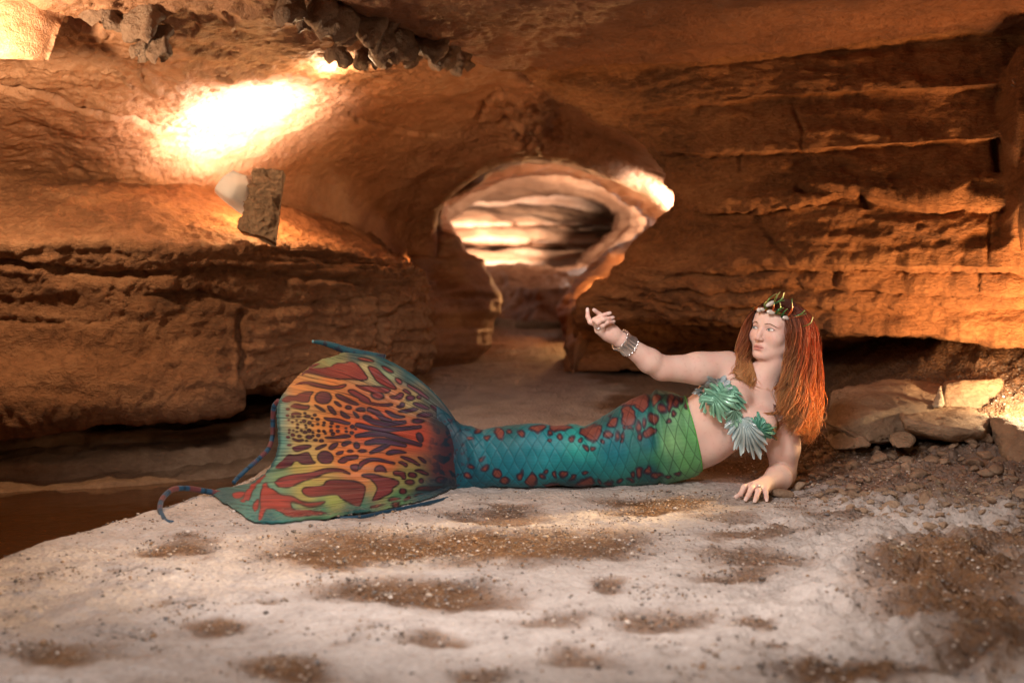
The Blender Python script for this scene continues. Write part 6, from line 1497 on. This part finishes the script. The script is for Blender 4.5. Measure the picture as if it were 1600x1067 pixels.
hull_rock('flat wedge shaped stone lying in front of the tilted slab, above the rubble', [(1404, 641, 4.62), (1432, 635, 4.72), (1480, 633, 4.76), (1518, 637, 4.72), (1550, 652, 4.5), (1410, 655, 4.42), (1480, 668, 4.32), (1532, 673, 4.3), (1412, 671, 4.42), (1448, 680, 4.38), (1482, 687, 4.35), (1546, 692, 4.4), (1546, 690, 4.7), (1430, 690, 4.7)], 5)
C_ = [(1475, 598, 4.88), (1562, 590, 4.88), (1573, 597, 4.88), (1546, 643, 4.82), (1472, 638, 4.82)]
hull_rock('square brown block standing behind the flat wedge shaped stone', C_ + back(C_, .28), 7)
D_ = [(1549, 640, 4.86), (1573, 604, 4.92), (1640, 590, 4.98), (1650, 668, 4.74), (1600, 663, 4.70)]
hull_rock('pale cream rock glowing in lamplight at the right edge', D_ + back(D_, .25), 9, M_PALE)
E_ = [(1545, 650, 4.46), (1600, 672, 4.2), (1668, 684, 4.08), (1670, 790, 4.0), (1612, 772, 4.04), (1572, 716, 4.2), (1556, 690, 4.36)]
hull_rock('long edged stone cut off by the right edge above the rubble', E_ + back(E_, .22), 11)
F_ = [(1454, 634, 4.66), (1470, 600, 4.74), (1476, 634, 4.64), (1462, 640, 4.60)]
hull_rock('small pale pointed stone between the tilted slab and square block', F_ + back(F_, .07), 13, M_PALE, amp=.004)
G_ = [(1294, 690, 4.46), (1310, 677, 4.5), (1337, 670, 4.5), (1352, 680, 4.46), (1362, 696, 4.42), (1330, 702, 4.40), (1304, 703, 4.42)]
hull_rock('rounded brown stone in shade below the tilted slab', G_ + back(G_, .15), 15, amp=.006)
H_ = [(1388, 684, 4.44), (1400, 675, 4.48), (1420, 674, 4.46), (1432, 686, 4.42), (1424, 700, 4.38), (1396, 700, 4.38)]
hull_rock('dark stone tucked under the flat wedge shaped stone', H_ + back(H_, .12), 17, amp=.006)
boulder('low grey stone under the bent hand of the person', (1196, 764, 1240, 779), 3.92, 0.10, 92, M_STONE, rot=(0, 4, 0), planes=9, sub=3, group=None)
boulder('angular ledge of grey rock poking out of the sand before the hand', (1140, 822, 1262, 868), 3.42, 0.22, 97, M_STONE, rot=(0, -8, 0), planes=14, sub=3, group=None)
boulder('dark mossy lump of rock near the lower middle of the sand', (1120, 866, 1200, 908), 3.20, 0.18, 103, M_BOULDER, rot=(0, 8, 0), planes=12, sub=3, group=None)

# rubble: every stone an object, shared shapes
SH = []
for k in range(10):
    V, F = rock_shape(200 + k, 2, 10, 0.05, .4, .8)
    o = mesh_obj('stone', V, F, M_STONE, None, smooth=False); SH.append(o)
r_ = np.random.default_rng(31); pts = []
def in_poly(x, y, P):
    c = False; j = len(P) - 1
    for i in range(len(P)):
        if (P[i][1] > y) != (P[j][1] > y) and x < (P[j][0] - P[i][0]) * (y - P[i][1]) / (P[j][1] - P[i][1]) + P[i][0]: c = not c
        j = i
    return c
RP = [(1235, 760), (1262, 715), (1300, 694), (1400, 690), (1560, 690), (1600, 780), (1600, 850), (1420, 830), (1300, 800)]
def ground_at(px, py):
    """the point of the ground seen at a photo pixel"""
    o_ = np.array([0, 0, CAM_Z]); d = at(px, py, 1.0) - o_; t = 1.6
    while t < 9:
        p = o_ + d * t
        if p[2] <= float(ground_z(p[0], p[1])): break
        t += 0.02
    return o_ + d * t
tries = 0
while len(pts) < 285 and tries < 9000:
    tries += 1; x, y = r_.uniform(1225, 1600), r_.uniform(684, 860)
    if not in_poly(x, y, RP): continue
    big = y < 775
    w = r_.choice([10, 13, 17, 23, 32], p=[.26, .30, .24, .14, .06]) * (1.0 if big else .8)
    if any(abs(x - q[0]) < (w + q[2]) * .30 and abs(y - q[1]) < (w + q[2]) * .17 for q in pts): continue
    pts.append((x, y, w))
used = set()
for i, (x, y, w) in enumerate(pts):
    k = i % 10; src = SH[k]
    if k in used: o = src.copy(); C.objects.link(o)
    else: o = src; used.add(k)
    p = ground_at(x, y); s_ = w / 2 * p[1] / FPX * 1.15
    o.scale = (s_ * r_.uniform(.9, 1.3), s_ * r_.uniform(.7, 1.2), s_ * r_.uniform(.5, .8)); o.rotation_euler = (r_.uniform(-.4, .4), r_.uniform(-.4, .4), r_.uniform(0, 6.28))
    o.location = (p[0], p[1], float(gz(p[0], p[1])[0]) + s_ * .25)
    where = 'beside the bent elbow' if x < 1300 else 'just below the tilted slab' if (x < 1400 and y < 745) else 'just below the flat wedge shaped stone' if (x < 1520 and y < 745) else 'along the long stone at the right edge' if x >= 1520 else 'at the front of the rubble, on the sand'
    size = 'tiny' if w < 9.5 else 'small' if w < 12 else 'middling' if w < 16 else 'large' if w < 25 else 'very large'
    tag(o, f'{size} angular stone of the rubble, {where}', 'stone', 'loose stones of the rubble heap')

# grit and pebbles on the sand: too many to count
n = 26000
gxx = r_.uniform(-1.5, 2.4, n * 4); gyy = 1.75 + 3.4 * r_.random(n * 4) ** 1.15; qx_, qy_ = to_px(np.stack([gxx, gyy, ground_z(gxx, gyy)], 1))
dens = np.full(n * 4, 0.05)
for (sx, sy, a, b, k) in SPOTS: dens = np.maximum(dens, k * 0.6 * sstep(1.25, .6, np.hypot((qx_ - sx) / a, (qy_ - sy) / b)))
dens = np.maximum(dens, 0.8 * sstep(0.15, 0.7, fbm(np.stack([gxx, gyy, 0 * gxx], 1), 4.5, 3)))
dens = np.maximum(dens, 0.75 * sstep(0.75, 1.2, gxx) * sstep(3.2, 3.8, gyy))
keep = (r_.random(n * 4) < dens) & (qx_ > -60) & (qx_ < 1660) & (qy_ < 1120) & (gxx > np.interp(gyy, [1, 2.4, 3, 3.4, 4.4, 5.5], [-2.2, -1.62, -1.45, -1.33, -1.06, -.95]))
gxx, gyy = gxx[keep][:n], gyy[keep][:n]; m = len(gxx)
zz = gz(gxx, gyy)
V0, F0 = ico(1); sz = 0.0016 + 0.0034 * r_.random(m) ** 3 + 0.004 * (r_.random(m) < .02)
ang = r_.uniform(0, 6.28, m); ca, sa = np.cos(ang), np.sin(ang); st = np.stack([r_.uniform(.8, 1.5, m), r_.uniform(.7, 1.1, m), r_.uniform(.45, .8, m)], 1)
Vv = V0[None] * (1 + 0.35 * r_.random((m, len(V0), 1)) - .2) * st[:, None] * sz[:, None, None]
Vr = np.stack([Vv[..., 0] * ca[:, None] - Vv[..., 1] * sa[:, None], Vv[..., 0] * sa[:, None] + Vv[..., 1] * ca[:, None], Vv[..., 2]], 2)
Vr = Vr + np.stack([gxx, gyy, zz + sz * .3], 1)[:, None]
pal = np.array([(0.10, 0.08, 0.07), (0.22, 0.16, 0.12), (0.14, 0.115, 0.10), (0.42, 0.33, 0.26), (0.26, 0.15, 0.08), (0.56, 0.48, 0.42), (0.15, 0.14, 0.14)])
col = pal[r_.choice(7, m, p=[.13, .22, .17, .2, .14, .08, .06])]
M_GRIT = tint_mat('grit', 0.6, 0.4)
g_o = mesh_obj('gravel', Vr.reshape(-1, 3), (F0[None] + (np.arange(m) * len(V0))[:, None, None]).reshape(-1, 3), M_GRIT, None, smooth=False, colors=np.repeat(col, len(V0), 0))
tag(g_o, kind='stuff')

# ---------------------------------------------------------------- the stone slab on the ledge that hides a lamp, and the lamp's white shade
def solid_sheet(G, thick, base=None):
    nv, nu = G.shape[:2]; base = G if base is None else base; Nf = facing(base, grid_normals(base)); B = base - Nf * thick; f = grid_faces(nu, nv); nn = nu * nv
    b = np.concatenate([np.arange(nu), np.arange(2 * nu - 1, nn, nu), np.arange(nn - 2, nn - nu - 1, -1), np.arange(nn - 2 * nu, 0, -nu)]); b2 = np.roll(b, -1)
    return np.vstack([G.reshape(-1, 3), B.reshape(-1, 3)]), np.vstack([f, f[:, ::-1] + nn, np.stack([b, b2, b2 + nn, b + nn], 1)])
G, _ = sheet([[(398, 266, 5.02), (420, 268, 5.0), (443, 268, 5.0)], [(390, 300, 4.99), (412, 300, 4.96), (440, 302, 4.97)], [(382, 332, 4.96), (406, 335, 4.93), (436, 340, 4.94)], [(373, 360, 4.93), (402, 368, 4.90), (432, 382, 4.91)]], 70, 90)
Nf = facing(G, grid_normals(G)); G0 = G; G = G + Nf * (0.018 * fbm(G, 12, 4, ridged=True) + 0.004 * fbm(G, 40, 3))[..., None]
v, f = solid_sheet(G, 0.05, G0)
tag(mesh_obj('stone_slab', v, f, M_BOULDER), 'rough upright stone slab on the left ledge hiding a lamp', 'stone slab')
sh = empty('lamp_shade', at(372, 330, 5.1)); tag(sh, 'white ribbed lamp shade beside the upright slab on the ledge', 'lamp shade')
G, _ = sheet([[(364, 266, 4.98), (382, 274, 5.0), (404, 273, 5.06)], [(347, 278, 4.98), (370, 290, 4.93), (398, 294, 5.0)], [(336, 294, 5.0), (358, 308, 4.92), (388, 322, 4.96)], [(336, 301, 5.04), (352, 316, 4.97), (378, 336, 4.97)]], 90, 60)
rib = np.sin(np.linspace(0, 1, 90) * 150)[None, :] * 0.0016; Nf = facing(G, grid_normals(G)); G = G + Nf * rib[..., None]
v, f = solid_sheet(G, 0.004)
mS2, nt, b = new_mat('white_shade'); b.inputs['Base Color'].default_value = (0.78, 0.74, 0.72, 1); b.inputs['Roughness'].default_value = 0.6; b.inputs['Transmission Weight'].default_value = 0.0
mesh_obj('shade', v, f, mS2, sh)
v, f = tube([at(340, 300, 5.1), at(356, 316, 5.03), at(380, 333, 5.03)], 0.006, 8); bg_ = Bag(); bg_.add(v, f); bg_.build('rim', flat_mat('shade_rim', (0.5, 0.35, 0.2), 0.5), sh)

# a stray wire sticking out of the rock near the upper right corner
P = resample([at(1606, 112, 4.86), at(1594, 120, 4.84), at(1582, 126, 4.82), at(1590, 134, 4.81), at(1580, 133, 4.80), at(1598, 142, 4.82)], 40)
v, f = tube(P, 0.0018, 6); bg_ = Bag(); bg_.add(v, f)
tag(bg_.build('wire', flat_mat('wire_metal', (0.45, 0.38, 0.33), 0.4, 0.5, 0.6)), 'thin bent wire sticking out of the rock near the upper right corner', 'wire')
